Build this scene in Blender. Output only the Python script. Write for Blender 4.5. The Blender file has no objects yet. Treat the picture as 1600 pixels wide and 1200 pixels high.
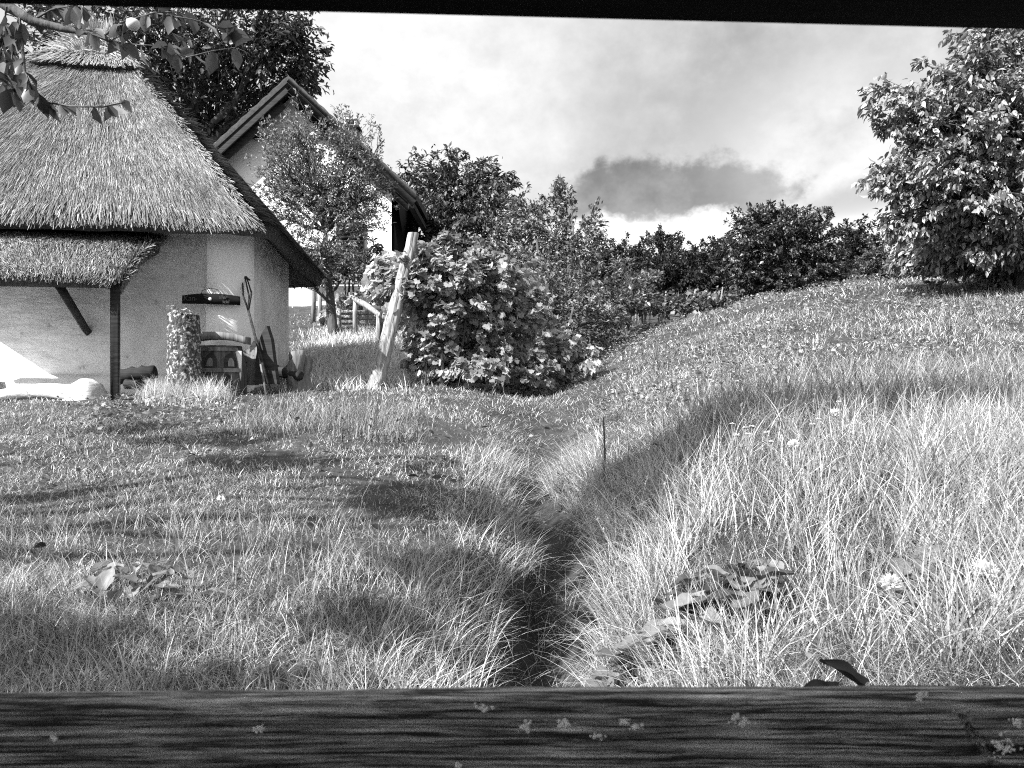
import bpy, math, random
import numpy as np
from mathutils import Vector
rng = np.random.default_rng(7)
random.seed(7)
SC = bpy.context.scene
COL = SC.collection
R = math.radians
PI = math.pi
# ------------------------------------------------------------------ camera, sky, sun, exposure
FPX = 1200.0                                   # focal length in pixels of a 1600 px wide picture
cam_d = bpy.data.cameras.new('camera'); cam = bpy.data.objects.new('camera', cam_d); COL.objects.link(cam)
cam_d.sensor_width = 36.0; cam_d.lens = 27.0; cam_d.clip_start = 0.02; cam_d.clip_end = 6000
cam.location = (0, 0, 0); cam.rotation_euler = (R(90), 0, 0)
cam_d.dof.use_dof = True; cam_d.dof.focus_distance = 9.0; cam_d.dof.aperture_fstop = 11.0
SC.camera = cam
SUN_AZ, SUN_EL = R(45), R(40)                  # azimuth from behind the camera towards the left
S = Vector((-math.sin(SUN_AZ)*math.cos(SUN_EL), -math.cos(SUN_AZ)*math.cos(SUN_EL), math.sin(SUN_EL)))
sun_d = bpy.data.lights.new('sun', 'SUN'); sun = bpy.data.objects.new('sun', sun_d); COL.objects.link(sun)
sun_d.energy = 5.0; sun_d.angle = R(0.5); sun_d.color = (1, 1, 1)
sun.rotation_euler = (-S).to_track_quat('-Z', 'Y').to_euler(); sun.location = S*60
SC.view_settings.view_transform = 'Standard'; SC.view_settings.look = 'None'
SC.view_settings.exposure = 1.2; SC.view_settings.gamma = 1.0; SC.view_settings.use_curve_mapping = False
SC.cycles.max_bounces = 6; SC.cycles.diffuse_bounces = 3; SC.cycles.glossy_bounces = 2
SC.cycles.transmission_bounces = 3; SC.cycles.transparent_max_bounces = 4
SC.cycles.use_denoising = False; SC.cycles.caustics_reflective = False; SC.cycles.caustics_refractive = False
SC.cycles.filter_width = 1.1

def build_world():
    w = bpy.data.worlds.new('World'); SC.world = w; w.use_nodes = True
    nt = w.node_tree; nt.nodes.clear(); N = nt.nodes.new; L = nt.links.new
    out = N('ShaderNodeOutputWorld'); bg = N('ShaderNodeBackground'); bg.inputs['Strength'].default_value = 0.1
    sky = N('ShaderNodeTexSky'); sky.sky_type = 'NISHITA'; sky.sun_disc = False
    sky.sun_elevation = SUN_EL; sky.sun_rotation = math.atan2(S.x, S.y)
    bw = N('ShaderNodeRGBToBW'); L(sky.outputs[0], bw.inputs[0])       # black and white film
    tc = N('ShaderNodeTexCoord'); d = tc.outputs['Generated']
    def math_(op, a, b=None, c=None):
        n = N('ShaderNodeMath'); n.operation = op
        for k, v in enumerate((a, b, c)):
            if v is None: continue
            if isinstance(v, (int, float)): n.inputs[k].default_value = v
            else: L(v, n.inputs[k])
        return n.outputs[0]
    def noise(scale, detail, rough=.55):
        n = N('ShaderNodeTexNoise'); n.inputs['Scale'].default_value = scale; n.inputs['Detail'].default_value = detail
        n.inputs['Roughness'].default_value = rough
        mp = N('ShaderNodeMapping'); mp.inputs['Scale'].default_value = (1, 1, 1.25); L(d, mp.inputs['Vector'])
        L(mp.outputs[0], n.inputs['Vector']); return n.outputs['Fac']
    n1, n2, n3 = noise(3.6, 8), noise(11, 8, .62), noise(30, 6, .6)
    wob = math_('ADD', math_('MULTIPLY', math_('SUBTRACT', n1, .5), 1.5), math_('ADD', math_('MULTIPLY', math_('SUBTRACT', n2, .5), 1.3), math_('MULTIPLY', math_('SUBTRACT', n3, .5), .6)))
    def blob(px, py, sx, sy, amp, acc, hard=.6, nk=1.0):
        c = Vector(((px-800)/FPX, 1, (600-py)/FPX)).normalized()
        sb = N('ShaderNodeVectorMath'); sb.operation = 'SUBTRACT'; L(d, sb.inputs[0]); sb.inputs[1].default_value = c
        ml = N('ShaderNodeVectorMath'); ml.operation = 'MULTIPLY'; L(sb.outputs[0], ml.inputs[0])
        ml.inputs[1].default_value = (FPX/sx, 1.0, FPX/sy)
        ln = N('ShaderNodeVectorMath'); ln.operation = 'LENGTH'; L(ml.outputs[0], ln.inputs[0])
        v = math_('ADD', ln.outputs['Value'], math_('MULTIPLY', wob, nk))
        mr = N('ShaderNodeMapRange'); mr.interpolation_type = 'SMOOTHSTEP'
        mr.inputs['From Min'].default_value = 1+hard; mr.inputs['From Max'].default_value = 1-hard
        mr.inputs['To Min'].default_value = 0; mr.inputs['To Max'].default_value = amp
        L(v, mr.inputs['Value']); return math_('ADD', acc, mr.outputs[0])
    acc = math_('ADD', 3.55, math_('MULTIPLY', wob, 1.7))                 # cloud sheet, in units of 0.1
    acc = blob(620, 150, 300, 210, .75, acc, .8, .7)
    acc = blob(1060, 160, 300, 150, -.9, acc, .8, .6)
    acc = blob(1280, 235, 120, 110, 1.1, acc, .6, .8)
    acc = blob(1290, 90, 160, 60, -.3, acc, .8, .5)
    acc = blob(1050, 312, 165, 56, -1.55, acc, .18, .95)
    acc = blob(1340, 315, 60, 26, -1.3, acc, .5, .6)
    acc = blob(1025, 366, 150, 34, 3.0, acc, .22, 1.5)
    acc = blob(1430, 345, 110, 30, 1.2, acc, .5, .5)
    sunc = tuple(S); sd_ = N('ShaderNodeVectorMath'); sd_.operation = 'DOT_PRODUCT'; L(d, sd_.inputs[0]); sd_.inputs[1].default_value = sunc
    gl = N('ShaderNodeMapRange'); gl.interpolation_type = 'SMOOTHSTEP'; L(sd_.outputs['Value'], gl.inputs['Value']); gl.inputs['From Min'].default_value = .2; gl.inputs['From Max'].default_value = 1; gl.inputs['To Max'].default_value = 4.5
    acc = math_('ADD', acc, gl.outputs[0])                              # unseen cloud glow around the sun, added to fill the shade
    # the cloud bank lies in front and thins out towards the zenith and behind the camera
    sep = N('ShaderNodeSeparateXYZ'); L(d, sep.inputs[0])
    m1 = N('ShaderNodeMapRange'); m1.interpolation_type = 'SMOOTHSTEP'; L(sep.outputs['Z'], m1.inputs['Value'])
    m1.inputs['From Min'].default_value = 1.15; m1.inputs['From Max'].default_value = .80
    m2 = N('ShaderNodeMapRange'); m2.interpolation_type = 'SMOOTHSTEP'; L(sep.outputs['Y'], m2.inputs['Value'])
    m2.inputs['From Min'].default_value = -1.2; m2.inputs['From Max'].default_value = .1
    mask = math_('MULTIPLY', m1.outputs[0], m2.outputs[0])
    mix = N('ShaderNodeMix'); mix.data_type = 'FLOAT'
    L(mask, mix.inputs['Factor']); L(math_('MULTIPLY', bw.outputs[0], 0.8), mix.inputs['A']); L(math_('MAXIMUM', acc, .6), mix.inputs['B'])
    L(mix.outputs[0], bg.inputs['Color']); L(bg.outputs[0], out.inputs['Surface'])
build_world()

# ------------------------------------------------------------------ helpers
def vnoise(x, y, seed=0):
    x = np.asarray(x, float); y = np.asarray(y, float)
    xi = np.floor(x).astype(np.int64); yi = np.floor(y).astype(np.int64)
    xf = x-xi; yf = y-yi; xf = xf*xf*(3-2*xf); yf = yf*yf*(3-2*yf)
    def h(a, b):
        n = (a*374761393 + b*668265263 + seed*974634777) & 0x7fffffff
        n = ((n ^ (n >> 13))*1274126177) & 0x7fffffff
        return ((n ^ (n >> 16)) & 0xffff)/65535.0
    return (h(xi, yi)*(1-xf)+h(xi+1, yi)*xf)*(1-yf)+(h(xi, yi+1)*(1-xf)+h(xi+1, yi+1)*xf)*yf
def fbm(x, y, seed=0, o=4):
    s = 0; a = .5
    for k in range(o): s = s+a*(vnoise(x*2**k, y*2**k, seed+k)-.5); a *= .5
    return s
def unit(a): return a/np.maximum(np.linalg.norm(a, axis=-1, keepdims=True), 1e-9)

class MB:                                       # collects geometry for ONE mesh object
    def __init__(s): s.V = []; s.F = []; s.T = []; s.n = 0
    def add(s, V, faces, tone=.5):
        V = np.asarray(V, float).reshape(-1, 3); 
        for f in faces if isinstance(faces, list) else [faces]:
            f = np.asarray(f, np.int64)
            if f.size: s.F.append(f.reshape(-1, f.shape[-1])+s.n)
        s.V.append(V); s.T.append(np.broadcast_to(np.asarray(tone, float), (len(V),)).copy()); s.n += len(V)
    def box(s, c, size, rot=None, tone=.5, bev=0.0):
        sx, sy, sz = [q/2 for q in size]
        if bev <= 0:
            V = np.array([(x, y, z) for x in (-sx, sx) for y in (-sy, sy) for z in (-sz, sz)])
            F = [(0, 1, 3, 2), (4, 6, 7, 5), (0, 4, 5, 1), (2, 3, 7, 6), (0, 2, 6, 4), (1, 5, 7, 3)]
        else:
            b = min(bev, sx*.9, sy*.9, sz*.9)
            bm_v = []
            sg = [(x, y, z) for x in (-1, 1) for y in (-1, 1) for z in (-1, 1)]
            for (x, y, z) in sg:
                bm_v += [(x*sx, y*(sy-b), z*(sz-b)), (x*(sx-b), y*sy, z*(sz-b)), (x*(sx-b), y*(sy-b), z*sz)]
            V = np.array(bm_v); I = {q: 3*k for k, q in enumerate(sg)}
            F = []; T3 = []
            for ax in range(3):
                o1, o2 = [q for q in range(3) if q != ax]
                for sgn in (-1, 1):
                    q = []
                    for a, b2 in ((-1, -1), (1, -1), (1, 1), (-1, 1)):
                        k = [0, 0, 0]; k[ax] = sgn; k[o1] = a; k[o2] = b2; q.append(I[tuple(k)]+ax)
                    F.append(q)
                for a in (-1, 1):
                    for b2 in (-1, 1):
                        k0 = [0, 0, 0]; k0[o1] = a; k0[o2] = b2; k1 = list(k0); k0[ax] = -1; k1[ax] = 1
                        i0, i1 = I[tuple(k0)], I[tuple(k1)]
                        F.append([i0+o1, i1+o1, i1+o2, i0+o2])
            for q in sg: T3.append([I[q], I[q]+1, I[q]+2])
            V2 = V if rot is None else V @ np.array(rot).T
            s.add(V2+np.asarray(c), [np.array(F), np.array(T3)], tone); return
        if rot is not None: V = V @ np.array(rot).T
        s.add(V+np.asarray(c), np.array(F), tone)
    def tube(s, pts, rad, sides=6, tone=.5, cap=True, wob=0):
        pts = np.asarray(pts, float); n = len(pts); rad = np.broadcast_to(np.asarray(rad, float), (n,))
        t = np.zeros_like(pts); t[1:-1] = pts[2:]-pts[:-2]; t[0] = pts[1]-pts[0]; t[-1] = pts[-1]-pts[-2]; t = unit(t)
        ref = np.array([0, 0, 1.]) if abs(t[0][2]) < .9 else np.array([1., 0, 0])
        a = np.cross(t, ref); a = unit(a); b = np.cross(t, a)
        an = np.arange(sides)*2*PI/sides
        rr = rad[:, None]*(1+wob*(rng.random((n, sides))-.5)) if wob else np.repeat(rad[:, None], sides, 1)
        V = pts[:, None]+rr[..., None]*(np.cos(an)[None, :, None]*a[:, None]+np.sin(an)[None, :, None]*b[:, None])
        i = np.arange(n-1)[:, None]*sides; j = np.arange(sides)[None]; k = (j+1) % sides
        F = np.stack([i+j, i+k, i+sides+k, i+sides+j], -1).reshape(-1, 4)
        V = V.reshape(-1, 3); fl = [F]
        if cap:
            V = np.vstack([V, pts[0], pts[-1]]); q = n*sides
            fl.append(np.array([(q, (m+1) % sides, m) for m in range(sides)]+[(q+1, (n-1)*sides+m, (n-1)*sides+(m+1) % sides) for m in range(sides)]))
        s.add(V, fl, tone)
    def grid(s, P, tone=.5, close_u=False):       # P (a,b,3)
        a, b = P.shape[:2]; i = np.arange(a-1)[:, None]*b
        j = np.arange(b if close_u else b-1)[None]; k = (j+1) % b
        F = np.stack([i+j, i+k, i+b+k, i+b+j], -1).reshape(-1, 4)
        s.add(P.reshape(-1, 3), F, np.asarray(tone).reshape(-1) if np.ndim(tone) else tone)
    def build(s, name, mat, parent=None, smooth=False):
        V = np.vstack(s.V).astype(np.float32); me = bpy.data.meshes.new(name)
        me.vertices.add(len(V)); me.vertices.foreach_set('co', V.ravel())
        tot = sum(f.size for f in s.F); nf = sum(len(f) for f in s.F)
        me.loops.add(tot); me.polygons.add(nf)
        me.loops.foreach_set('vertex_index', np.concatenate([f.ravel() for f in s.F]).astype(np.int32))
        ls = []; st = 0
        for f in s.F: ls.append(st+np.arange(len(f))*f.shape[1]); st += f.size
        me.polygons.foreach_set('loop_start', np.concatenate(ls).astype(np.int32))
        if smooth: me.polygons.foreach_set('use_smooth', np.ones(nf, bool))
        at = me.attributes.new('tone', 'FLOAT', 'POINT'); at.data.foreach_set('value', np.concatenate(s.T).astype(np.float32))
        me.update(calc_edges=True); me.validate()
        me.materials.append(mat)
        o = bpy.data.objects.new(name, me); COL.objects.link(o)
        if parent is not None: 
            o.parent = parent; o.matrix_parent_inverse = parent.matrix_world.inverted()
        return o
def tag(o, label, cat, group=None, kind=None):
    o['label'] = label
    if cat: o['category'] = cat
    if group: o['group'] = group
    if kind: o['kind'] = kind
    return o
def thing(name, label, cat, loc=(0, 0, 0), group=None):
    o = bpy.data.objects.new(name, None); COL.objects.link(o); o.location = loc; o.empty_display_size = .2
    bpy.context.view_layer.update()
    return tag(o, label, cat, group)
def rotm(axis, a):
    c, s_ = math.cos(a), math.sin(a)
    return np.array({'x': [(1, 0, 0), (0, c, -s_), (0, s_, c)], 'y': [(c, 0, s_), (0, 1, 0), (-s_, 0, c)], 'z': [(c, -s_, 0), (s_, c, 0), (0, 0, 1)]}[axis], float)
def at(px, py, Y): return np.array([(px-800)/FPX*Y, Y, (600-py)/FPX*Y])

# ------------------------------------------------------------------ materials
def mat(name): 
    m = bpy.data.materials.new(name); m.use_nodes = True; nt = m.node_tree; nt.nodes.clear()
    out = nt.nodes.new('ShaderNodeOutputMaterial'); return m, nt, nt.nodes.new, nt.links.new, out
def ramp(N, lo, hi, p0=0., p1=1.):
    r = N('ShaderNodeValToRGB'); r.color_ramp.elements[0].position = p0; r.color_ramp.elements[1].position = p1
    r.color_ramp.elements[0].color = (lo, lo, lo, 1); r.color_ramp.elements[1].color = (hi, hi, hi, 1); return r
def leaf_mat(name, transl=.35, rough=.5, spec=.3, gain=1.0, vein=True):
    m, nt, N, L, out = mat(name)
    a = N('ShaderNodeAttribute'); a.attribute_name = 'tone'
    n = N('ShaderNodeTexNoise'); n.inputs['Scale'].default_value = 40; n.inputs['Detail'].default_value = 3
    geo = N('ShaderNodeNewGeometry'); L(geo.outputs['Position'], n.inputs['Vector'])
    mr = N('ShaderNodeMapRange'); mr.inputs['To Min'].default_value = .7*gain; mr.inputs['To Max'].default_value = 1.3*gain
    L(n.outputs['Fac'], mr.inputs['Value'])
    mu = N('ShaderNodeMath'); mu.operation = 'MULTIPLY'; L(a.outputs['Fac'], mu.inputs[0]); L(mr.outputs[0], mu.inputs[1])
    p = N('ShaderNodeBsdfPrincipled'); p.inputs['Roughness'].default_value = rough; p.inputs['Specular IOR Level'].default_value = spec
    t = N('ShaderNodeBsdfTranslucent'); L(mu.outputs[0], p.inputs['Base Color']); L(mu.outputs[0], t.inputs['Color'])
    x = N('ShaderNodeMixShader'); x.inputs[0].default_value = transl
    L(p.outputs[0], x.inputs[1]); L(t.outputs[0], x.inputs[2]); L(x.outputs[0], out.inputs['Surface']); return m
def surf_mat(name, lo, hi, scale=(4, 4, 4), detail=6, rough=.85, bump=.3, bscale=None, p0=.3, p1=.7, spec=.2, spots=None, bdist=.02, tone=False):
    m, nt, N, L, out = mat(name)
    tc = N('ShaderNodeTexCoord'); mp = N('ShaderNodeMapping'); mp.inputs['Scale'].default_value = scale
    L(tc.outputs['Object'], mp.inputs['Vector'])
    n = N('ShaderNodeTexNoise'); n.inputs['Scale'].default_value = 1; n.inputs['Detail'].default_value = detail; n.inputs['Roughness'].default_value = .65
    L(mp.outputs[0], n.inputs['Vector']); r = ramp(N, lo, hi, p0, p1); L(n.outputs['Fac'], r.inputs[0])
    colr = r.outputs[0]
    if spots:                                   # (scale, threshold, value): lichen or dirt
        n2 = N('ShaderNodeTexNoise'); n2.inputs['Scale'].default_value = spots[0]; n2.inputs['Detail'].default_value = 4; n2.inputs['Roughness'].default_value = .7
        L(tc.outputs['Object'], n2.inputs['Vector']); r2 = ramp(N, 0, 1, spots[1]-.03, spots[1]+.03); L(n2.outputs['Fac'], r2.inputs[0])
        mx = N('ShaderNodeMix'); mx.data_type = 'RGBA'; L(r2.outputs[0], mx.inputs['Factor']); L(colr, mx.inputs['A'])
        mx.inputs['B'].default_value = (spots[2],)*3+(1,); colr = mx.outputs['Result']
    if tone:
        a = N('ShaderNodeAttribute'); a.attribute_name = 'tone'
        mu = N('ShaderNodeMix'); mu.data_type = 'RGBA'; mu.blend_type = 'MULTIPLY'; mu.inputs['Factor'].default_value = 1
        L(colr, mu.inputs['A']); L(a.outputs['Fac'], mu.inputs['B']); colr = mu.outputs['Result']
    p = N('ShaderNodeBsdfPrincipled'); p.inputs['Roughness'].default_value = rough; p.inputs['Specular IOR Level'].default_value = spec
    L(colr, p.inputs['Base Color'])
    if bump:
        n3 = N('ShaderNodeTexNoise'); n3.inputs['Scale'].default_value = 1; n3.inputs['Detail'].default_value = 8
        mp3 = N('ShaderNodeMapping'); mp3.inputs['Scale'].default_value = bscale or scale; L(tc.outputs['Object'], mp3.inputs['Vector']); L(mp3.outputs[0], n3.inputs['Vector'])
        b = N('ShaderNodeBump'); b.inputs['Strength'].default_value = bump; b.inputs['Distance'].default_value = bdist
        L(n3.outputs['Fac'], b.inputs['Height']); L(b.outputs[0], p.inputs['Normal'])
    L(p.outputs[0], out.inputs['Surface']); return m
M = {}
M['grass'] = leaf_mat('grass_blades', .28, .45, .35)
M['leaf'] = leaf_mat('tree_leaves', .25, .4, .4)
M['vine'] = leaf_mat('vine_leaves', .45, .5, .3)
M['straw'] = leaf_mat('thatch_straw', .1, .7, .15)
M['soil'] = surf_mat('meadow_soil', .02, .075, (3, 3, 3), 8, .95, .6, (20, 20, 20), spots=(9, .64, .16))
M['plaster'] = surf_mat('lime_plaster', .60, .86, (1.6, 1.6, 1.0), 8, .9, .75, (4, 4, 9), .35, .65, .1, bdist=.035, spots=(3.4, .65, .46))
M['whitewash'] = surf_mat('whitewash', .90, .95, (2, 2, 1), 6, .9, .4, (7, 7, 9), bdist=.012, spots=(9, .74, .3))
M['plaster2'] = surf_mat('house_render', .78, .84, (2, 2, 2), 6, .9, .3, (9, 9, 9), bdist=.01)
M['darkwood'] = surf_mat('dark_wood', .012, .05, (3, 3, 30), 6, .8, .5, (6, 6, 60), bdist=.01)
M['oldwood'] = surf_mat('old_wood', .05, .30, (14, 14, 1.6), 8, .85, .8, (30, 30, 2.5), bdist=.015, spots=(7, .66, .03))
M['greywood'] = surf_mat('weathered_wood', .06, .50, (22, 22, 2.2), 8, .85, .9, (40, 40, 3), bdist=.015, spots=(11, .66, .06))
M['barrel'] = surf_mat('barrel_staves', .025, .13, (22, 22, 2), 8, .85, .8, (30, 30, 3), bdist=.015)
M['board'] = surf_mat('weathered_bargeboard', .02, .06, (14, 14, 14), 6, .85, .4)
M['bark'] = surf_mat('tree_bark', .04, .14, (9, 9, 2), 8, .9, .9, (18, 18, 4), bdist=.03)
M['lichenbark'] = surf_mat('lichen_bark', .015, .12, (26, 26, 16), 8, .95, 1.0, (34, 34, 20), bdist=.03, spots=(25, .555, .42))
M['thatchbase'] = surf_mat('thatch_base', .07, .22, (30, 30, 4), 8, .95, .9, (40, 40, 6), bdist=.05)
M['tile'] = surf_mat('roof_tiles', .03, .10, (5, 5, 5), 5, .8, .5, (3, 14, 14), bdist=.03)
M['black'] = surf_mat('black_wood', .004, .012, (2, 20, 20), 6, .9, .3)  # near-black wood; the overhead beam's deep shade is put into this colour
M['lichen'] = surf_mat('pale_lichen', .75, .95, (60, 60, 60), 6, .95, .8, (120, 120, 120), bdist=.004)
M['apple'] = surf_mat('apple_skin', .55, .8, (8, 8, 8), 4, .35, 0, spots=(60, .70, .12))
M['petal'] = leaf_mat('white_petals', .4, .6, .2)
M['metal'] = surf_mat('rusty_iron', .02, .07, (30, 30, 30), 5, .6, .4, bdist=.004)
M['paint'] = surf_mat('white_paint', .6, .8, (10, 10, 3), 5, .7, .3)

# ------------------------------------------------------------------ terrain
PXC = np.array([-900, 0, 300, 600, 750, 850, 950, 1100, 1250, 1450, 1700, 2500.])
TAB = [(2.5, [1160, 1160, 1160, 1175, 1230, 1330, 1260, 1130, 1085, 1060, 1040, 1020]),
       (3.0, [1035, 1035, 1035, 1056, 1125, 1195, 1130, 1018, 975, 955, 940, 920]),
       (4.5, [800, 800, 800, 818, 866, 912, 842, 748, 712, 700, 692, 680]),
       (6.0, [700, 700, 700, 712, 746, 778, 722, 655, 630, 621, 615, 605]),
       (7.5, [648, 648, 650, 657, 678, 708, 668, 614, 591, 580, 570, 560]),
       (9.0, [618, 618, 618, 622, 634, 652, 630, 584, 556, 541, 531, 520]),
       (11., [604, 604, 602, 596, 608, 622, 600, 548, 516, 497, 486, 475]),
       (13., [592, 592, 590, 562, 585, 596, 572, 518, 483, 462, 450, 440]),
       (16., [560, 560, 552, 527, 550, 562, 549, 494, 458, 437, 427, 418]),
       (20., [500, 500, 500, 490, 505, 524, 536, 498, 464, 443, 432, 420]),
       (26., [455, 455, 455, 458, 472, 500, 518, 510, 482, 458, 446, 430]),
       (36., [435, 435, 435, 442, 456, 486, 502, 500, 482, 465, 450, 436]),
       (60., [440, 440, 440, 442, 456, 484, 496, 496, 486, 472, 460, 440]),
       (120., [500]*12), (300., [555]*12), (3000., [595]*12)]
TY = np.array([r[0] for r in TAB]); TZ = np.array([(600-np.array(r[1], float))*r[0]/FPX for r in TAB])
LTY = np.log(TY)
def herm_w(x, xs):                              # index + non-uniform Catmull-Rom weights
    n = len(xs); x = np.clip(x, xs[0], xs[-1]); i = np.clip(np.searchsorted(xs, x)-1, 0, n-2)
    i0 = np.maximum(i-1, 0); i3 = np.minimum(i+2, n-1)
    h = xs[i+1]-xs[i]; t = (x-xs[i])/h
    h00 = 2*t**3-3*t**2+1; h10 = t**3-2*t**2+t; h01 = -2*t**3+3*t**2; h11 = t**3-t**2
    d1 = h/np.maximum(xs[i+1]-xs[i0], 1e-9); d2 = h/np.maximum(xs[i3]-xs[i], 1e-9)
    return (i0, i, i+1, i3), (-h10*d1, h00-h11*d2, h01+h10*d1, h11*d2)
DX = (np.array([0, 2.5, 4.5, 7, 9, 13, 20]), np.array([890, 885, 856, 845, 862, 930, 1000.]))
def ditch_px(Y): return np.interp(Y, *DX)
def ditch_dx(x, Y): return x-(ditch_px(Y)-800)/FPX*Y+.09*np.sin(Y*2.3)+.04*np.sin(Y*6.1+1)
def gz(x, Y):
    x = np.asarray(x, float); Y = np.asarray(Y, float); x, Y = np.broadcast_arrays(x, Y)
    Ye = np.maximum(Y, 2.5); px = 800+FPX*x/Ye
    iy, wy = herm_w(np.log(Ye), LTY); ix, wx = herm_w(px, PXC)
    z = 0
    for a, b in zip(iy, wy):
        for c, e in zip(ix, wx): z = z+b*e*TZ[a, c]
    dx = ditch_dx(x, Ye)
    dep = np.interp(Y, [0, 2.5, 4, 5.5, 7, 9], [.40, .40, .34, .20, .10, 0])
    z = z-dep*np.exp(-(dx/(.21+.05*np.sin(Ye*3.7+x*2)))**2)
    fade = np.clip((60-Y)/40, 0, 1)
    z = z+fade*(.10*fbm(x*1.1, Y*1.1, 3)+.03*fbm(x*5, Y*5, 9, 2))
    return z
def g1(x, y): return float(gz(x, y))
def gp(px, py, up=0.0):                         # the ground point seen at px,py (optionally 'up' metres above the ground)
    Y = np.exp(np.linspace(np.log(2.0), np.log(60), 2500)); x = (px-800)/FPX*Y; zr = (600-py)/FPX*Y; zg = gz(x, Y)+up
    i = np.argmax(zr <= zg); i = i if (zr <= zg).any() else len(Y)-1
    return np.array([x[i], Y[i], zg[i]])
def build_ground():
    pxs = np.concatenate([[-60000, -20000, -8000, -4000, -2500, -1700, -1200, -800], np.arange(-600, 2201, 14), [2500, 3000, 3800, 5000, 9000, 22000, 62000]])
    Ys = np.concatenate([[-300, -80, -30, -10, -4, -1, 0, .5, 1, 1.5, 2, 2.25], np.exp(np.linspace(np.log(2.5), np.log(60), 240)), [70, 85, 100, 120, 160, 220, 300, 500, 900, 1600, 3000]])
    PX, YY = np.meshgrid(pxs, Ys); X = (PX-800)/FPX*np.maximum(YY, 2.5)
    mb = MB(); mb.grid(np.stack([X, YY, gz(X, YY)], -1)); o = mb.build('ground', M['soil'], smooth=True)
    tag(o, 'grassy slope rising from a shallow ditch towards the hill', None, kind='structure')
build_ground()

# ------------------------------------------------------------------ leaves
T_SIMPLE = (np.array([(0, 0, 0), (.45, .5, .12), (1, 0, -.06), (.45, -.5, .12)]), [np.array([(0, 2, 1), (0, 3, 2)])])
T_LEAF = (np.array([(0, 0, 0), (.22, .36, .08), (.6, .44, .07), (.5, 0, -.03), (1, 0, -.16), (.22, -.36, .08), (.6, -.44, .07)]),
          [np.array([(0, 3, 2, 1), (0, 5, 6, 3)]), np.array([(3, 4, 2), (3, 6, 4)])])
_v = [(0.28, 0, -.05)]
for a, r_ in ((180, .14), (150, .50), (118, .46), (92, .60), (60, .48), (33, .60), (16, .52), (0, .72)):
    _v.append((.28+r_*math.cos(R(a)), r_*math.sin(R(a)), .06*math.sin(a*.09)-.10*r_))
for a, r_ in ((16, .52), (33, .60), (60, .48), (92, .60), (118, .46), (150, .50)):
    _v.append((.28+r_*math.cos(R(a)), -r_*math.sin(R(a)), .06*math.cos(a*.11)-.10*r_))
T_VINE = (np.array(_v), [np.array([(0, k, k % 14+1) for k in range(1, 15)])])
def put(mb, tmpl, P, D, Nn, Ls, Ws, tone):
    T, Fs = tmpl; n = len(P); D = unit(D); Sd = unit(np.cross(Nn, D)); Nn = np.cross(D, Sd)
    V = P[:, None]+T[None, :, 0, None]*Ls[:, None, None]*D[:, None]+T[None, :, 1, None]*Ws[:, None, None]*Sd[:, None]+T[None, :, 2, None]*Ls[:, None, None]*Nn[:, None]
    k = len(T); off = (np.arange(n)*k)[:, None, None]
    mb.add(V.reshape(-1, 3), [(f[None]+off).reshape(-1, f.shape[1]) for f in Fs], np.repeat(tone, k))
def tones(n, lo, hi, pale=.0, palev=.5):
    t = lo+(hi-lo)*rng.random(n)**1.5
    if pale: t = np.where(rng.random(n) < pale, palev*(.7+.6*rng.random(n)), t)
    return t
def curve(a, b, n=6, sag=.1, jit=.05):
    a, b = np.asarray(a, float), np.asarray(b, float); t = np.linspace(0, 1, n)[:, None]; d = np.linalg.norm(b-a)
    off = (rng.random(3)-.5)*2*sag*d; off[2] = abs(off[2])*.6
    j = (rng.random((n, 3))-.5)*jit*d; j[0] = 0; j[-1] = 0
    return a+(b-a)*t+off*np.sin(t*PI)+j
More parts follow.
